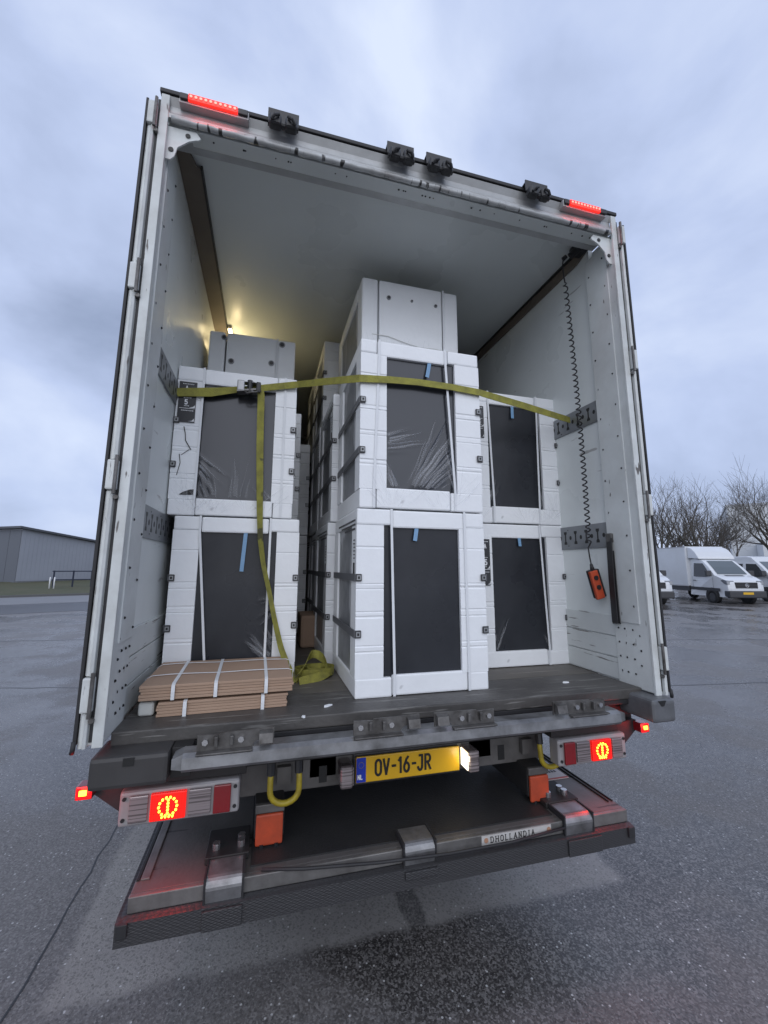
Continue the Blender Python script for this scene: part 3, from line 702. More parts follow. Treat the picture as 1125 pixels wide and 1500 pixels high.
def appliance(label, loc, w=.69, d=.68, h=.905, pan=(.145, .555, .105, .81), wr='none', straps=((.16, .16), (.535, .535)), tape=None, elabel=False, clips=True, rz=0, fm=None, side=False, skirt=False, lean=0, seed=1, crack=False, rail_split=(.16, .535)):
    fm = fm or foam_m
    t = thing('packed_appliance', label, 'packed appliance', loc, rz, 'foam packed appliances stacked in the truck'); t.rotation_euler.x = lean
    random.seed(seed*31)
    p0, p1, z0, z1 = pan
    bz, tz = z0, z1
    # core, base, cap
    box('wrapped_body', film_side_m, t, .012, w-.012, .030, d-.012, .03, h-.03, .004)
    j = lambda: random.uniform(-.002, .002)
    c1, c2 = rail_split
    foam_block('foam_base', [(0+j(), c1-.002, j(), d, .0, bz-.012), (c1+.0015, c2-.0015, .001+j(), d-.001, .003, bz-.003), (c2+.002, w+j(), j(), d, 0, bz-.012)], fm, t, .008)
    foam_block('foam_cap', [(0+j(), c1-.002, j(), d, tz+.014, h+j()), (c1+.0015, c2-.0015, .001+j(), d-.001, tz+.002, h-.003), (c2+.002, w+j(), j(), d, tz+.014, h+j())], fm, t, .009)
    hh = tz-bz+.026; fr = (0, .16, .40, .435, .58, .615, .80, .83, 1)
    for sd_ in (0, 1):
        xa, xb = (0, p0) if sd_ == 0 else (p1, w)
        zt_, zb_ = tz+.013, bz-.0125; zz = lambda f_: zt_-(zt_-zb_)*f_
        prof = [(.115, zb_), (.001, zb_)]
        for f_ in reversed(fr[1:-1]):
            c_ = zz(f_)+random.uniform(-.006, .006); dp_ = random.uniform(.0022, .0038); hw_ = random.uniform(.0045, .0075)
            prof += [(j()*.4, c_-hw_), (dp_, c_-hw_*.35), (dp_, c_+hw_*.35), (j()*.4, c_+hw_)]
        prof += [(.001, zt_), (.115, zt_)]
        q = MB(); q.prism(prof, 0, xa+j()*.4, xb); q.build('foam_post', fm, t)
        foam_block('foam_post', [(xa if sd_ == 0 else w-.1, .1 if sd_ == 0 else w, d-.13, d+j(), bz-.012, tz+.013)], fm, t, .006)
    if wr == 'none': box('door_panel', panel_m, t, p0-.01, p1+.01, .017, .029, z0-.01, z1+.01)
    else: film_panel(p0-.008, p1+.008, z0-.008, z1+.008, .018, wr, seed).build('door_panel', filmp_m if wr in ('heavy', 'left') else panel_m, t, True); tag(glint_stock.pop().build('crease_glints', glint_m, t, False), kind='stuff')
    for i, (xa, xb) in enumerate(straps):
        MB().ribbon([(xa, -.0045, h+.002), (xa, -.006, z1), ((xa+xb)/2, -.005, (z0+z1)/2), (xb, -.006, z0), (xb, -.0045, .002)], .0125, .0016, (1, 0, 0)).build('strapping_band', band_m, t)
    if clips:
        for fz in (.62, .325):
            for xc in (.012, w-.014):
                q = MB(); q.box(xc-.0155, xc+.0155, -.011, -.0025, h*fz-.018, h*fz+.018); q.bevel(.003, 1); cl = q.build('buckle', clip_m, t)
                q = MB(); q.box(xc-.010, xc+.010, -.0135, -.0112, h*fz-.011, h*fz+.011); q.build('buckle_core', clipc_m, cl)
                box('buckle_slot', ink_m, cl, xc-.005, xc+.005, -.0145, -.0137, h*fz-.006, h*fz+.006)
            box('side_band', sband_m, t, -.0065, -.0015, -.006, d-.02, h*fz-.018, h*fz+.018)
            box('side_band', sband_m, t, w+.0015, w+.0065, -.006, d-.02, h*fz-.018, h*fz+.018)
    if tape:
        tx, tl, sl_ = tape
        MB().ribbon([(tx, .006, z1+.004), (tx-sl_*.5, .002, z1-tl*.5), (tx-sl_, -.001, z1-tl)], .021, .002, (1, 0, 0)).build('blue_tape', tape_m, t)
    if elabel:
        x0, x1, y0, y1 = elabel
        e_ = box('energy_label', label_m, t, x0, x1, -.0075, -.0035, y0, y1)
        wl, hl = x1-x0, y1-y0
        box('label_divider', white_m, e_, x0+.008, x1-.004, -.0085, -.0076, y0+hl*.335, y0+hl*.345)
        lettering('label_lettering', 'A', x0+wl*.38, -.0077, y0+hl*.805, hl*.085, .85, hl*.022, white_m, e_)
        lettering('label_lettering', '5', x0+wl*.38, -.0077, y0+hl*.44, hl*.11, .85, hl*.024, white_m, e_)
        q = MB(); q.prism([(x1-.003, y0+.006), (x1-wl*.36, y0+.006), (x1-wl*.14, y0+hl*.04), (x1-.004, y0+hl*.10)], 1, -.0088, -.0076)
        q.prism([(x1-.003, y0+hl*.36), (x1-wl*.36, y0+hl*.36), (x1-wl*.14, y0+hl*.385), (x1-.004, y0+hl*.43)], 1, -.0088, -.0076)
        for zz, a, b_ in ((.945, .2, .8), (.60, .3, .72), (.40, .35, .62), (.285, .2, .82)):
            xx = x0+wl*a
            while xx < x0+wl*b_:
                ww = random.uniform(.003, .007); q.box(xx, xx+ww, -.0084, -.0076, y0+hl*zz-.0022, y0+hl*zz+.0022); xx += ww+.003
        tag(q.build('label_print', white_m, e_), kind='stuff')
    if side:
        q = MB()
        for r_ in range(3):
            y = .03
            while y < .5-.1*r_:
                ww = random.uniform(.008, .03); q.box(-.003, -.0008, y, y+ww, h-.062-.022*r_, h-.052-.022*r_); y += ww+.012
        for r_ in range(6): q.box(-.003, -.0008, .03, .05+.02*random.random(), h-.16-.018*r_, h-.155-.018*r_)
        tag(q.build('side_print', clip_m, t), kind='stuff')
        box('side_opening', ink_m, t, -.0032, -.001, .035, .062, h*.62, h*.70)
    if skirt: tag(glint_skirt(w, .004, skirt, -.005, seed, (p0, p1, z0)).build('fold_glints', glint_soft_m, t), kind='stuff')
    if crack:
        q = MB(); q.ribbon([(.052, -.0018, .50), (.062, -.0022, .46), (.066, -.0022, .42), (.078, -.0022, .40), (.098, -.002, .368)], .0048, .002, (1, 0, .2))
        q.ribbon([(.040, -.002, .34), (.048, -.002, .29), (.035, -.002, .22)], .0035, .002, (1, 0, 0)); q.ribbon([(.09, -.002, .37), (.05, -.002, .335)], .003, .002, (0, 0, 1))
        q.build('foam_crack', dark_m, t)
        q = MB(); q.prism([(.055, .112), (.075, .128), (.11, .142), (.148, .145), (.148, .115), (.09, .111)], 1, -.004, -.0015); q.build('foam_hole', dark_m, t)
    return t
def lying(label, loc, w, d, h, fm, holes, grooves=(.115, .575), seed=1, side=True, hcut=None):
    t = thing('packed_appliance', label, 'packed appliance', loc, 0, 'foam packed appliances stacked in the truck')
    random.seed(seed)
    a, b_ = grooves
    foam_block('foam_base', [(0, a*1-.005, 0, .14, 0, h-.004), (a+.004, b_-.004, .004, .139, .002, h), (b_+.005, w, 0, .14, 0, h-.006)], fm, t, .014)
    foam_block('foam_cap', [(0, w, d-.14, d, 0, h)], fm, t, .014)
    box('wrapped_body', film_side_m, t, .008, w-.008, .141, d-.141, .008, h-.008)
    for za in (.0, h-.1):
        foam_block('foam_post', [(-.002, w+.002, .142, d-.142, za, za+.1)], fm, t, .006)
    for hx, hz, s_ in holes:
        MB().cyl((hx, -.004, hz), (hx, .012, hz), s_*1.5, 14).build('foot_socket', clipc_m, t)
        MB().cyl((hx, -.006, hz), (hx, -.001, hz), s_, 12).build('appliance_foot', clip_m, t)
    MB().ribbon([(b_, -.0035, h), (b_, -.0045, h*.5), (b_, -.0035, 0)], .0125, .0016, (1, 0, 0)).build('strapping_band', band_m, t)
    q = MB(); P = [(a*.6+(b_-a)*.0+w*.16*i, -.0018, h*.42+.012*math.sin(i*1.7)-.012*i) for i in range(6)]
    q.ribbon(P, .004, .002, (0, 0, 1)); q.build('foam_seam', foamg_m, t)
    tag(glint_skirt(w, .004, h*.45, -.004, seed+3).build('fold_glints', glint_soft_m, t), kind='stuff')
    return t
# three stacks at the front of the load
appliance('foam packed appliance at the bottom of the middle stack, resting on the sill', (-.272, .235, ZF), .70, .66, .900, (.141, .555, .10, .805), 'none', ((.18, .195), (.585, .59)), (.318, .062, .012), side=True, seed=2, rail_split=(.185, .587))
appliance('foam packed appliance second up in the middle stack, heavily creased film over its door', (-.262, .232, ZF+.903), .69, .66, .918, (.143, .541, .112, .826), 'heavy', ((.10, .075), (.483, .525)), (.392, .085, .018), skirt=.28, seed=3, rail_split=(.09, .50))
lying('foam packed appliance lying on top of the middle stack, three small feet showing', (-.165, .66, ZF+1.826), .690, .90, .705, foam_m, ((.185, .58, .010), (.35, .585, .006), (.525, .58, .008)), (.115, .58), 5)
appliance('foam packed appliance at the bottom of the left stack, long blue tape on its door', (-1.190, .665, ZF), .672, .62, .880, (.135, .545, .10, .79), 'some', ((.135, .205), (.508, .508)), (.375, .21, .012), seed=6, rail_split=(.14, .50))
appliance('foam packed appliance with cracked foam and a black energy label, second up at left', (-1.232, .668, ZF+.883), .668, .62, .862, (.135, .545, .10, .765), 'left', ((.138, .135), (.60, .60)), None, (.012, .105, .525, .765), skirt=.30, seed=7, crack=True, rail_split=(.14, .555))
lying('shaded foam packed appliance lying topmost at left below the lit lamp, four feet showing', (-1.19, 1.34, ZF+1.80), .640, .92, .58, foam_m, ((.105, .53, .014), (.535, .535, .016), (.165, .345, .015), (.46, .37, .015)), (.12, .50), 8)
appliance('foam packed appliance at the bottom of the right stack by the orange remote control', (.555, .615, ZF), .69, .62, .895, (.146, .555, .10, .80), 'light', ((.075, .075), (.505, .53)), (.352, .05, .0), (.06, .125, .50, .79), seed=9, rail_split=(.08, .52))
appliance('foam packed appliance on top of the right stack where the yellow strap ends', (.558, .618, ZF+.898), .692, .62, .905, (.146, .558, .115, .815), 'light', ((.152, .172), (.53, .515)), (.345, .085, .005), (.055, .115, .57, .79), skirt=.24, seed=10, rail_split=(.16, .52))
# rows deeper in the load, seen through the gap
words = {0: 'lowest', 1: 'second', 2: 'topmost'}
for row, (y, x) in enumerate(((.945, -.315), (1.655, -.30), (2.365, -.285))):
    for k in range(3):
        if k == 2 and row == 0:  continue
        zz = ZF+.905*k
        lab = ('%s foam packed appliance in the %s behind the middle stack' % (words[k], ('first column', 'second column', 'third column')[row]))
        hk = .80 if k == 2 else .90
        appliance(lab, (x+.02*((k+row) % 2), y, zz), .69, .68, hk, (.141, .555, .10, hk-.1), 'none', ((.16, .16),), None, side=(k < 2), seed=20+row*3+k)
for row, (y, x) in enumerate(((1.40, -1.155), (2.22, -1.0))):
    for k in range(2):
        lab = '%s foam packed appliance in the %s column behind the left stack' % (('lower', 'upper')[k], ('first', 'second')[row])
        appliance(lab, (x, y, ZF+.905*k), .675, .68, .90, (.141, .555, .10, .80), 'none', (), None, seed=40+row*2+k)
q = MB(); q.box(-.42, -.27, 1.50, 1.85, ZF+.002, ZF+.24); q.bevel(.02, 2); tag(q.build('brown_parcel', card_m), 'brown parcel on the truck floor deep in the gap between stacks', 'parcel')

# ------------------------------------------------------------------ cardboard bundles
def bundle(label, x0, x1, y0, y1, z0, n, th, bands, cross, seed, skew=0):
    random.seed(seed)
    t = thing('cardboard_bundle', label, 'cardboard bundle', ((x0+x1)/2, (y0+y1)/2, z0), skew, 'flat packed cardboard bundles')
    w, d = (x1-x0)/2, (y1-y0)/2
    for i in range(n):
        dx, dy = random.uniform(-.004, .004), random.uniform(-.0035, .0035)
        q = MB(); z = i*th
        sag = random.uniform(0, .0022)
        def top(u, v, zz): return zz
        q.box(-w+dx, w+dx, -d+dy, d+dy, z+.0002, z+th-.0003-sag*.25); q.bevel(.0022, 2)
        q.build('cardboard_sheet', card_m, t)
    H = n*th
    for bx, sl_ in bands:
        q = MB(); P = [(bx-sl_, -d-.009, -.001), (bx-sl_, -d-.010, H*.5), (bx-sl_, -d-.008, H-.002), (bx-sl_*.9, -d+.012, H+.0025), (bx, 0, H+.0022), (bx+sl_*.9, d-.012, H+.0025), (bx+sl_, d+.008, H-.002), (bx+sl_, d+.009, 0)]
        q.ribbon(P, .014, .0016, (1, 0, 0)); q.build('strapping_band', band_m, t)
    for by in cross:
        P = [(-w-.008, by-.02, 0), (-w-.009, by-.02, H-.003)]+[(-w+.012+(2*w-.024)*i/10, by+.008*math.sin(i*.5), H+.0045+.002*math.sin(i)) for i in range(11)]+[(w+.008, by-.01, H-.003), (w+.009, by-.01, 0)]
        q = MB(); q.ribbon(P, .008, .0016, (0, 1, 0)); q.build('strapping_band', band_m, t)
bundle('lower bundle of flat brown cardboard with two white bands on the truck floor', -1.105, -.585, .205, .60, ZF+.001, 5, .0112, ((-.155, 0), (.155, 0)), (), 3, .03)
bundle('upper bundle of flat brown cardboard tied with five white bands in a grid', -1.172, -.560, .205, .648, ZF+.0665, 5, .0116, ((-.185, -.004), (-.02, -.004), (.19, .0)), (-.075, .14), 4, .015)
q = MB(); q.box(-1.175, -1.115, .22, .33, ZF+.001, ZF+.055); q.bevel(.014, 3); tag(q.build('foam_offcut', foamg_m), 'pale foam offcut on the truck floor under the left end of the cardboard', 'foam offcut')
for lab, x, y, rz, s_ in (('small white foam scrap on the sill left of the middle stack', -.405, .17, .4, .022), ('tiny white foam scrap on the right side of the truck floor', .89, .24, -.2, .018), ('tiny white foam crumb on the sill below the cardboard', -.52, .06, .9, .009)):
    q = MB(); q.prism([(-s_, -.005), (-s_*.3, -.009), (s_, -.002), (s_*.5, .008), (-s_*.6, .006)], 2, 0, .006)
    o = q.build('foam_scrap', foam_m); o.location = (x, y, ZF+.001); o.rotation_euler = (0, 0, rz); tag(o, lab, 'foam scrap', 'foam scraps')

# ------------------------------------------------------------------ yellow ratchet strap
st = thing('ratchet_strap', 'yellow webbing ratchet strap pulled across the load with its tail coiled on the floor', 'ratchet strap', (0, 0, 0))
pts = [(-1.240, .58, 2.700), (-1.234, .655, 2.722), (-1.222, .655, 2.723), (-1.0, .652, 2.752), (-.86, .65, 2.777), (-.80, .648, 2.788), (-.565, .645, 2.842), (-.555, .640, 2.843), (-.42, .445, 2.788), (-.275, .222, 2.722), (-.262, .2165, 2.722), (-.1, .217, 2.735), (.05, .217, 2.741), (.25, .217, 2.738), (.425, .2165, 2.727), (.438, .222, 2.727), (.60, .268, 2.7275), (.80, .325, 2.729), (1.0, .382, 2.727), (1.19, .437, 2.727), (1.222, .447, 2.726)]
dense = []
for a, b_ in zip(pts, pts[1:]):
    n_ = 3
    for i in range(n_): dense.append(Vector(a).lerp(Vector(b_), i/n_))
dense.append(Vector(pts[-1]))
ups_ = []
for i, p in enumerate(dense):
    tw = .15*math.sin(i*.21)
    ups_.append((0, tw, 1))
MB().ribbon(dense, .040, .003, ups_).build('webbing', strap_m, st)
MB().ribbon([(-1.225, .653, 2.705), (-1.05, .648, 2.722), (-.88, .645, 2.770)], .03, .003, (0, .2, 1)).build('webbing', strap_m, st)
# ratchet
rc = MB(); rc.prism([(-.905, 2.735), (-.80, 2.755), (-.80, 2.765), (-.905, 2.745)], 1, .59, .65); rc = rc.build('ratchet', dirtzinc_m, st)
for zz in (2.745, 2.800):
    q = MB(); q.prism([(-.905, .645), (-.905, .612), (-.87, .598), (-.82, .592), (-.782, .605), (-.778, .645)], 2, zz, zz+.004); q.build('ratchet_plate', zinc_m, rc)
MB().cyl((-.835, .605, 2.735), (-.835, .605, 2.812), .016, 12).build('ratchet_axle', black_m, rc)
box('ratchet_handle', zinc_m, rc, -.905, -.865, .588, .612, 2.742, 2.806, .006)
box('ratchet_grip', black_m, rc, -.80, -.775, .590, .612, 2.742, 2.806, .006)
MB().tube([(-.86, .592, 2.742), (-.85, .578, 2.725), (-.80, .575, 2.735), (-.775, .59, 2.75)], .006, 8).build('ratchet_spring', dirtzinc_m, rc, True)
# loose tail hanging to the floor
tail = [(-.80, .60, 2.772), (-.778, .60, 2.758), (-.770, .603, 2.73), (-.768, .612, 2.60), (-.762, .62, 2.40), (-.752, .632, 2.20), (-.745, .640, 2.05), (-.735, .642, 1.90), (-.712, .642, 1.76), (-.675, .640, 1.62), (-.635, .630, 1.45), (-.60, .61, 1.32), (-.568, .59, 1.24), (-.535, .575, 1.175), (-.515, .57, ZF+.008)]
dn = []
for i in range(len(tail)-1):
    for k in range(5): dn.append(Vector(tail[i]).lerp(Vector(tail[i+1]), k/5))
dn.append(Vector(tail[-1])); dn = [(dn[max(i-1, 0)]+dn[i]*2+dn[min(i+1, len(dn)-1)])/4 for i in range(len(dn))]
ups_ = []
for i, p in enumerate(dn):
    f_ = i/(len(dn)-1); a = 0 if f_ < .25 else (f_-.25)/.75
    tw = math.sin(a*math.pi)*.95 if a < .8 else math.sin(.8*math.pi)*.95
    ups_.append((math.cos(tw), math.sin(tw)*1.0, 0))
MB().ribbon(dn, .039, .003, ups_).build('webbing_tail', strap_m, st)
# coil standing on its edge plus looser turns
P = []
for i in range(150):
    a = i*.19; r_ = .030+.0016*i*.22+.006*math.sin(i*.13)
    P.append((-.400+r_*1.45*math.cos(a)+.012*math.sin(i*.05), .70+r_*1.15*math.sin(a), ZF+.026+.004*math.sin(i*.11)))
MB().ribbon(P, .044, .0026, [(.12*math.sin(i*.1), .1*math.cos(i*.13), 1) for i in range(150)]).build('webbing_coil', strap_m, st)
P = [(-.515, .57, ZF+.008), (-.50, .60, ZF+.02), (-.47, .66, ZF+.05), (-.44, .74, ZF+.085), (-.41, .80, ZF+.10), (-.375, .80, ZF+.095), (-.345, .755, ZF+.075), (-.325, .70, ZF+.05), (-.335, .64, ZF+.03), (-.38, .60, ZF+.02), (-.44, .57, ZF+.016), (-.50, .545, ZF+.012)]
dn = []
for i in range(len(P)-1):
    for k in range(5): dn.append(Vector(P[i]).lerp(Vector(P[i+1]), k/5))
dn.append(Vector(P[-1]))
for _ in range(3): dn = [dn[0]]+[(dn[i-1]+dn[i]*2+dn[i+1])/4 for i in range(1, len(dn)-1)]+[dn[-1]]
MB().ribbon(dn, .046, .003, [(.5*math.sin(i*.12), .35, .9) for i in range(len(dn))]).build('webbing_loop', strap_m, st)

# ------------------------------------------------------------------ hanging remote control, black pull strap
rm = thing('remote_control', 'orange and black hand remote hanging on a coiled black cord at the right wall', 'remote control', (1.165, .28, 1.66))
def rloc(P): return [(p[0]-1.165, p[1]-.28, p[2]-1.66) for p in P]
P = [(1.10, .265, 3.765), (1.099, .275, 3.72), (1.105, .28, 3.66), (1.112, .28, 3.60)]
turns = 44; nn = turns*9
cx = lambda z: 1.112+.036*math.sin((3.60-z)/1.7*math.pi*.62)
for i in range(nn+1):
    z = 3.60-(3.60-1.90)*(i/nn)**.93; a = i/9*2*math.pi
    P.append((cx(z)+.0125*math.cos(a), .28+.0125*math.sin(a), z))
P += [(1.138, .28, 1.87), (1.143, .28, 1.82), (1.15, .28, 1.775), (1.157, .28, 1.745)]
MB().tube(rloc(P), .0042, 5).build('coiled_cord', rubber_m, rm, True)
q = MB(); q.tube(rloc([(1.150, .28, 1.775), (1.158, .28, 1.735)]), [.008, .014], 10); q.build('cord_sleeve', rubber_m, rm, True)
tilt = Matrix.Rotation(R(-15), 3, 'Y')
q = MB(); q.box(-.016, .046, -.018, .028, -.085, .082, tilt, (0, 0, 0)); q.bevel(.010, 3); q.build('remote_back', black_m, rm)
q = MB(); q.box(-.036, .018, -.034, -.0125, -.083, .080, tilt, (0, 0, 0)); q.bevel(.007, 3); fc = q.build('remote_front', orange_m, rm)
for zz in (.040, -.015):
    c_ = tilt @ Vector((-.010, -.0345, zz)); MB().cyl(c_, c_+Vector((0, -.005, 0)), .014, 12).build('remote_button', black_m, fc)
ps = thing('pull_strap', 'black webbing pull strap hanging folded on the right rear post', 'pull strap', (1.205, .19, 1.9))
P = [(0, 0, .02), (-.006, -.004, -.03), (-.012, -.006, -.2), (-.012, -.006, -.40), (-.010, -.005, -.445), (.0, -.004, -.452), (.006, -.003, -.44), (.008, 0, -.3), (.009, .002, -.05)]
MB().ribbon(P, .052, .004, (.25, 1, 0)).build('strap_webbing', rubber_m, ps)
box('strap_bracket', dirtzinc_m, ps, -.006, .012, -.02, .02, .0, .05, .004)

# ------------------------------------------------------------------ background vehicles
van_m = mat('van_white', (.66, .68, .70), .28, coat=.5, var=(1.5, .3, (.56, .57, .58)))
vbox_m = mat('van_box_white', (.66, .68, .70), .45, var=(.9, .5, (.55, .56, .55)))
glass_m = mat('dark_glass', (.018, .020, .023), .08, coat=.3)
wind_m = mat('windscreen_glass', (.10, .12, .13), .10, coat=.4)
trim_m = mat('grey_trim', (.045, .046, .05), .5)
tyre_m = mat('tyre_rubber', (.014, .014, .015), .7)
hl_m = mat('headlight_glass', (.16, .17, .19), .1, .3, coat=.6)
def car_wheel(x, y, r, par):
    s_ = 1 if y > 0 else -1
    w = MB(); prof = [(r*.55, .09), (r*.9, .11), (r, .08), (r, -.08), (r*.9, -.11), (r*.55, -.09)]; n_ = 20
    rings = [[w.bm.verts.new((x+q_*math.cos(2*math.pi*k/n_), y+d_, r+q_*math.sin(2*math.pi*k/n_))) for k in range(n_)] for q_, d_ in prof]
    for i in range(len(prof)):
        for k in range(n_): w.bm.faces.new([rings[i][k], rings[i][(k+1) % n_], rings[(i+1) % 6][(k+1) % n_], rings[(i+1) % 6][k]])
    o = w.build('wheel', tyre_m, par, True); MB().cyl((x, y-.05*s_, r), (x, y+.085*s_, r), r*.58, 14).build('rim', trim_m, o)
def van(label, loc, rz, kind, cat='van'):
    t = thing('parked_van' if kind != 'box' else 'box_van', label, cat, loc, rz, 'vehicles parked behind on the yard')
    back = -1.45 if kind == 'box' else -4.75
    ztop = 2.36 if kind == 'box' else 2.52
    prof = [(.90, .34), (.99, .50), (1.0, .78), (.97, 1.05), (.90, 1.20), (.62, 1.33), (.28, 1.44), (-.12, 1.86), (-.52, 2.22), (-.78, ztop-.05), (-1.05, ztop), (back+.08, ztop-.02), (back, ztop-.15), (back, .36)]
    def hw(x, z):
        h = 1.0 if z < 1.15 else 1.0-.13*min(1, (z-1.15)/1.1)**1.2
        if x > .2: h *= 1-.10*((x-.2)/.8)**2
        return h
    q = MB(); A = []; B = []; n_ = len(prof)
    ys = (-1, -.82, .82, 1)
    rows = [[q.bm.verts.new((x+(0 if abs(y) < .9 else -.05*(x > .3)), y*hw(x, z), z-(0.03 if abs(y) > .9 and z > 2.1 else 0))) for x, z in prof] for y in ys]
    for r_ in range(3):
        for i in range(n_-1): q.bm.faces.new([rows[r_][i], rows[r_][i+1], rows[r_+1][i+1], rows[r_+1][i]])
    q.bm.faces.new(rows[0]); q.bm.faces.new(rows[3][::-1])
    q.bevel(.022, 2); body = q.build('body', van_m, t)
    # windscreen, following the raked front
    def scr(pr, y0, name, m, off=.012):
        b = MB(); a_ = [b.bm.verts.new((x+off, -y0(x, z), z+off)) for x, z in pr]; c_ = [b.bm.verts.new((x+off, y0(x, z), z+off)) for x, z in pr]
        for i in range(len(pr)-1): b.bm.faces.new([a_[i], a_[i+1], c_[i+1], c_[i]])
        return b.build(name, m, t)
    scr([(.24, 1.49), (-.12, 1.86), (-.50, 2.19)], lambda x, z: .80*hw(x, z), 'windscreen', wind_m)
    scr([(.42, 1.395), (.28, 1.445)], lambda x, z: .5*hw(x, z), 'wiper_cowl', trim_m, .006)
    for s_ in (-1, 1):
        def sq(name, pts, m, off=.012):
            b = MB(); vs = [b.bm.verts.new((x, s_*(hw(x, z)+off-(.03 if z > 2.1 else 0)), z)) for x, z in pts]; b.bm.faces.new(vs); return b.build(name, m, t)
        w_ = sq('side_window', [(.10, 1.40), (-.12, 1.62), (-.50, 2.06), (-1.12, 2.08), (-1.12, 1.36), (-.35, 1.34)], glass_m)
        box('door_handle', trim_m, t, -1.15, -.98, *sorted((s_*1.0, s_*1.03)), 1.12, 1.16)
        sq('side_trim', [(.55, .62), (.55, .78), (back+.02, .80), (back+.02, .64)], trim_m, .008)
        box('wing_mirror', trim_m, t, .0, .14, *sorted((s_*1.0, s_*1.26)), 1.40, 1.68, .03)
        MB().cyl((0, s_*.80, .38), (0, s_*.985, .38), .415, 24).build('wheel_arch', ink_m, t)
        car_wheel(0, s_*.905, .345, t)
        b = MB(); b.prism([(.965, .98), (.93, 1.17), (.66, 1.27), (.56, 1.16), (.80, 1.00)], 1, *sorted((s_*.56, s_*.94))); b.bevel(.015, 1); b.build('headlight', hl_m, t)
        for xs in (.16, -1.20): sq('door_seam', [(xs, .62), (xs-.014, .62), (xs-.014, 1.34), (xs, 1.34)], trim_m, .006)
        if kind == 'bus':
            sq('side_window', [(-1.32, 1.36), (-1.32, 2.08), (-2.75, 2.08), (-2.75, 1.36)], glass_m); sq('side_window', [(-2.85, 1.36), (-2.85, 2.08), (-4.35, 2.06), (-4.35, 1.36)], glass_m)
            box('door_handle', trim_m, t, -1.50, -1.34, *sorted((s_*1.0, s_*1.03)), 1.12, 1.16)
    box('grille', ink_m, t, .93, 1.012, -.56, .56, .80, 1.10, .02)
    for k in range(3): box('grille_bar', trim_m, t, 1.0, 1.022, -.54, .54, .84+.085*k, .865+.085*k)
    q = MB(); q.box(.70, 1.05, -.93, .93, .33, .68); q.bevel(.06, 2); q.build('bumper', trim_m, t)
    box('licence_plate', plate_m, t, 1.045, 1.06, -.26, .26, .50, .61)
    q = MB(); P_ = [(1.026, .085*math.cos(a*math.pi/8), .95+.085*math.sin(a*math.pi/8)) for a in range(17)]; q.tube(P_, .011, 6)
    for a in (90, 210, 330): q.tube([(1.026, 0, .95), (1.026, .08*math.cos(R(a)), .95+.08*math.sin(R(a)))], [.016, .006], 6)
    q.build('grille_emblem', chrome_m, t)
    rear = -3.70 if kind == 'box' else -3.45
    for s_ in (-1, 1): car_wheel(rear, s_*.88, .345, t)
    if kind == 'box':
        q = MB(); q.box(-5.5, -1.42, -1.10, 1.10, .82, 3.02); q.bevel(.03, 1); bx = q.build('cargo_box', vbox_m, t)
        box('box_skirt', trim_m, t, -5.45, -1.46, -1.06, 1.06, .55, .815)
        q = MB(); q.prism([(-1.41, 2.36), (-.62, 2.30), (-.66, 2.42), (-.86, 2.70), (-1.10, 2.90), (-1.41, 2.99)], 1, -1.0, 1.0); q.bevel(.04, 2); q.build('roof_deflector', van_m, t)
        for zz in (.84, 3.0): box('box_rail', mat('box_rail', (.45, .46, .47), .4), t, -5.5, -1.41, -1.108, -1.1005, zz-.04, zz+.02)
    else:
        q = MB(); 
        q.box(back+.02, .2, -1.003, 1.003, .36, .60); q.build('sill', trim_m, t)
    return t
HD = -math.pi/2-YAW
def place(depth, lat): return cw(depth, lat, 0)
van('white box van with cab roof deflector parked facing the camera right of the truck', place(22.0, 18.75), HD+R(0), 'box', 'box van')
van('white minibus with dark side windows parked behind the box van', place(23.2, 22.75), HD+R(2), 'bus', 'minibus')
van('white van mostly hidden by the right rear door of the truck', place(21.2, 13.55), HD, 'bus', 'van')

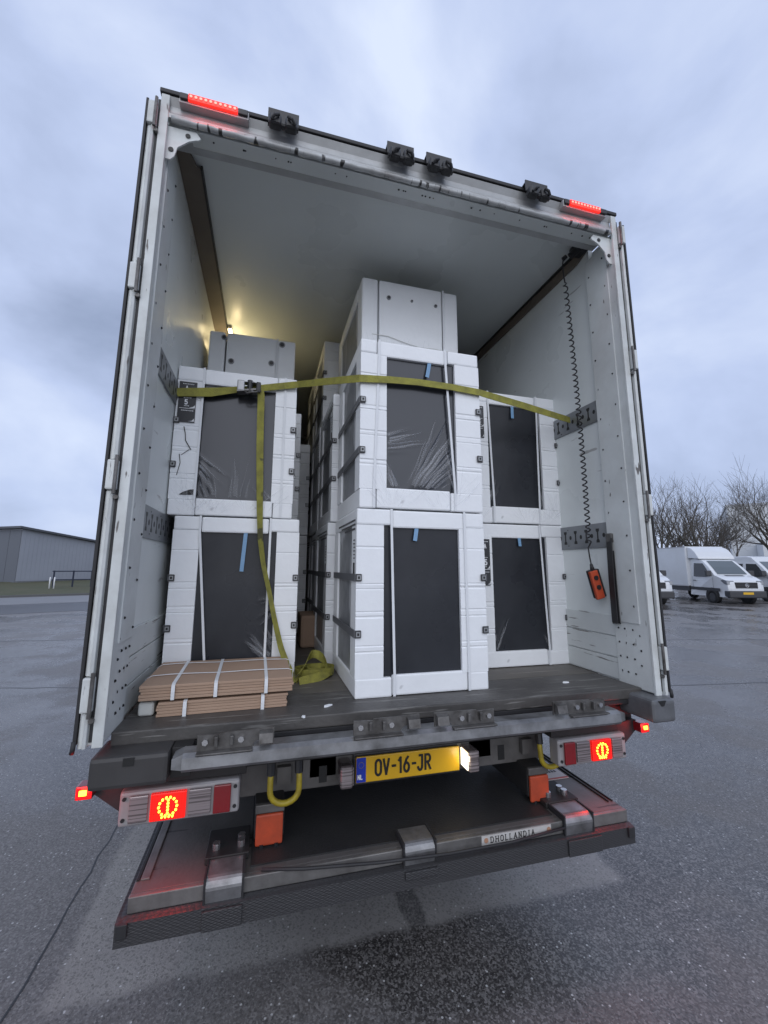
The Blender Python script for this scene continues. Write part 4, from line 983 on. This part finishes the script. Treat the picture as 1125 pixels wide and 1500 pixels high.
# ------------------------------------------------------------------ background buildings, fence, trees
bark_m = mat('tree_bark', (.075, .068, .058), .85, var=(3, .7, (.07, .068, .045)))
twig_m = mat('tree_twigs', (.105, .094, .082), .85)
clad_m = mat('grey_cladding', (.33, .345, .38), .5, .1, var=(.25, .4, (.22, .235, .27)))
def warehouse():
    P1, P2 = Vector((-19.9, 37.7, 0)), Vector((-16.0, 43.8, 0)); d = (P2-P1); ln = d.length; d.normalize(); nrm = Vector((-d.y, d.x, 0))
    t = thing('warehouse', 'long low grey clad warehouse beyond the grass on the left', 'warehouse', P1, math.atan2(d.y, d.x))
    H1, H2 = 4.62, 3.75
    q = MB(); q.prism([(0, .1), (ln, .1), (ln, H2), (0, H1)], 1, 0, 22); w_ = q.build('wall', clad_m, t)
    q = MB(); n_ = 22
    for i in range(n_):
        x = ln*i/n_; q.box(x+.004, x+ln/n_-.004, -.012, -.002, .45, H2-.10+(H1-H2)*(1-(i+1)/n_))
    tag(q.build('cladding_panels', clad_m, w_), kind='stuff')
    for k in range(16): box('cladding_sheet', mat('shaded_cladding', (.12, .13, .15), .5) if k == 0 else bpy.data.materials['shaded_cladding'], w_, -.04, -.005, 22*k/16+.02, 22*(k+1)/16-.02, .3, H1-.1)  # gable sheets coloured darker: the shade on this face is painted in
    q = MB(); q.prism([(-.35, H1+.02), (ln+.45, H2), (ln+.45, H2+.16), (-.35, H1+.20)], 1, -.35, 22.2); q.build('roof', mat('roof_trim', (.075, .08, .09), .5), t)
    box('plinth', mat('plinth', (.16, .165, .17), .7), t, -.02, ln+.02, -.06, 0, 0, .42)
    e_ = P2+nrm*4+d*1.2
    s_ = thing('storage_shed', 'dark grey shed at the end of the grey warehouse', 'shed', e_, math.atan2(d.y, d.x))
    box('wall', mat('shed_wall', (.035, .04, .045), .6), s_, 0, 4, 0, 6, 0, 3.9); box('roof', bpy.data.materials['roof_trim'], s_, -.1, 4.1, -.1, 6.1, 3.9, 4.02)
warehouse()
fr = thing('metal_railing', 'dark blue metal railing on the verge in front of the warehouse', 'railing', cw(28.6, -22.1, .1), math.atan2(.52, .85))
rail_blue = mat('railing_paint', (.022, .028, .05), .8)
for i in range(5): box('post', rail_blue, fr, i*1.1-.045, i*1.1+.045, -.045, .045, 0, 1.25)
for zz in (1.2, .62): box('rail', rail_blue, fr, -.1, 4.6, -.03, .03, zz-.035, zz+.035)
for i, (dd, la, lb) in enumerate(((27.6, -21.25, 'white plastic bollard nearest the blue railing'), (27.6, -21.55, 'white plastic bollard left of its twin by the blue railing'))):
    q = MB(); p_ = cw(dd, la, .1); q.tube([(0, 0, 0), (0, 0, .78), (0, 0, .84)], [.04, .04, .02], 10); o = q.build('bollard', white_m, None, True); o.location = p_; tag(o, lb, 'bollard', 'bollards on the verge')

def tree(label, loc, height, seed, spread=1.0, stem=.14, lv=5):
    rnd = random.Random(seed); t = thing('bare_tree', label, 'tree', loc, 0, 'bare winter trees behind the yard')
    trunk = MB(); tw = MB(); cnt = [0]
    queue = [(Vector((0, 0, -.1)), Vector((rnd.uniform(-.05, .05), rnd.uniform(-.05, .05), 1)), height*.21, height*stem*.14, 0)]
    while queue and cnt[0] < 8000:
        p, d, ln, r, lev = queue.pop(0)
        n_ = 4 if lev < 2 else 3; pts = [p.copy()]; rad = [r]; dd = d.copy()
        for i in range(n_):
            dd = (dd+Vector((rnd.uniform(-.15, .15), rnd.uniform(-.15, .15), rnd.uniform(-.03, .12)))).normalized()
            pts.append(pts[-1]+dd*ln/n_); rad.append(r*(1-.42*(i+1)/n_))
        (trunk if lev < 2 else tw).tube(pts, rad, 6 if lev < 2 else 3, cap=False); cnt[0] += n_
        if lev >= lv: continue
        nb = rnd.choice((3, 3, 4)) if lev else 7
        for k in range(nb):
            f_ = rnd.uniform(.4, 1) if k else 1; i = min(int(f_*n_), n_-1); q_ = pts[i].lerp(pts[i+1], f_*n_-i) if f_ < 1 else pts[-1]
            ang = rnd.uniform(.35, .9)*spread*(.4 if k == 0 else 1); ax = dd.orthogonal().normalized(); ax.rotate(Matrix.Rotation(rnd.uniform(0, 6.28), 3, dd))
            nd = dd.copy(); nd.rotate(Matrix.Rotation(ang, 3, ax)); nd = (nd+Vector((0, 0, .14))).normalized()
            queue.append((q_, nd, ln*rnd.uniform(.66, .9), max(rad[i]*rnd.uniform(.5, .72), .009), lev+1))
    trunk.build('trunk', bark_m, t, True); tw.build('crown', twig_m, t, True)
def on(px, depth): return cw(depth, depth*(px-550.1)/598.4, 0)
for lab, px, dp, hh, sd, spr in (
    ('bare tree just right of the truck door, partly hidden by it', 962, 44, 15.5, 11, 1.0), ('broad bare tree with the widest crown above the box van', 1012, 43, 17.5, 23, 1.15), ('slender bare tree left of the widest crown, set further back', 985, 54, 17, 5, .9),
    ('small bare tree in front of the white building above the windscreen', 1078, 38, 10.5, 8, .95), ('bare tree cut by the right edge of the picture', 1142, 37, 16, 31, 1.1), ('bare tree between the widest crown and the white building', 1048, 56, 16, 14, 1.0)):
    tree(lab, on(px, dp), hh, sd, spr)
def brush():
    rnd = random.Random(5); b = MB()
    for i in range(1500):
        dp = rnd.uniform(45, 52); px = rnd.uniform(940, 1260); p = on(px, dp); h_ = rnd.uniform(.8, 2.6)*(.75+.35*math.sin(px*.05))
        q_ = p+Vector((rnd.uniform(-.8, .8), rnd.uniform(-.8, .8), h_)); m_ = p.lerp(q_, .55)+Vector((rnd.uniform(-.3, .3), rnd.uniform(-.3, .3), 0))
        b.tube([p, m_, q_], [.03, .022, .008], 3, cap=False)
        for k in range(2): b.tube([m_, m_+Vector((rnd.uniform(-.7, .7), rnd.uniform(-.7, .7), rnd.uniform(.3, 1)))], [.014, .005], 3, cap=False)
    tag(b.build('winter_hedge', twig_m), 'tangled bare hedge along the far edge of the yard', 'hedge', kind='stuff')
brush()
hg = MB()
def hf(u, v):
    dp = 57; px = 1000+320*u; a = v*math.pi; p = on(px, dp); f_ = Vector((math.sin(YAW), math.cos(YAW), 0))
    return p+f_*(-1.2*math.cos(a))+Vector((0, 0, 3.4*math.sin(a)**.6+.35*noise.noise(p*.7+Vector((0, 0, v*5)))))
hg.grid(hf, 90, 10); tag(hg.build('clipped_hedge', mat('hedge_brown', (.035, .030, .024), .9, var=(1.5, .7, (.06, .05, .035)), bump=(6, .8))), 'dark brown clipped hedge in front of the white building', 'hedge')
wb = thing('white_building', 'pale flat roofed industrial building behind the trees on the right', 'building', on(1070, 78), -YAW-R(38))
wm = mat('pale_facade', (.62, .64, .65), .6, var=(.2, .3, (.42, .44, .45)))
box('upper_block', wm, wb, 0, 34, 0, 26, 0, 13.6); box('roof_edge', mat('roof_edge', (.42, .44, .46), .5), wb, -.2, 34.2, -.2, 26, 13.6, 14.0)
lb = box('lower_block', mat('white_facade', (.66, .68, .69), .6), wb, 3.5, 30, -9, -.1, 0, 6.4)
q = MB()
for i in range(9):
    q.cyl((5+i*2.4, -8.9, 6.4), (5+i*2.4, -8.9, 8.0), .06, 5)
q.cyl((5, -8.9, 8.0), (24.2, -8.9, 8.0), .06, 5); q.cyl((5, -8.9, 7.3), (24.2, -8.9, 7.3), .05, 5); q.build('roof_railing', trim_m, wb)
for i in range(8): box('facade_panel', wm, wb, .15+i*4.2, 4.2+i*4.2, -.06, -.003, 7, 13.4)
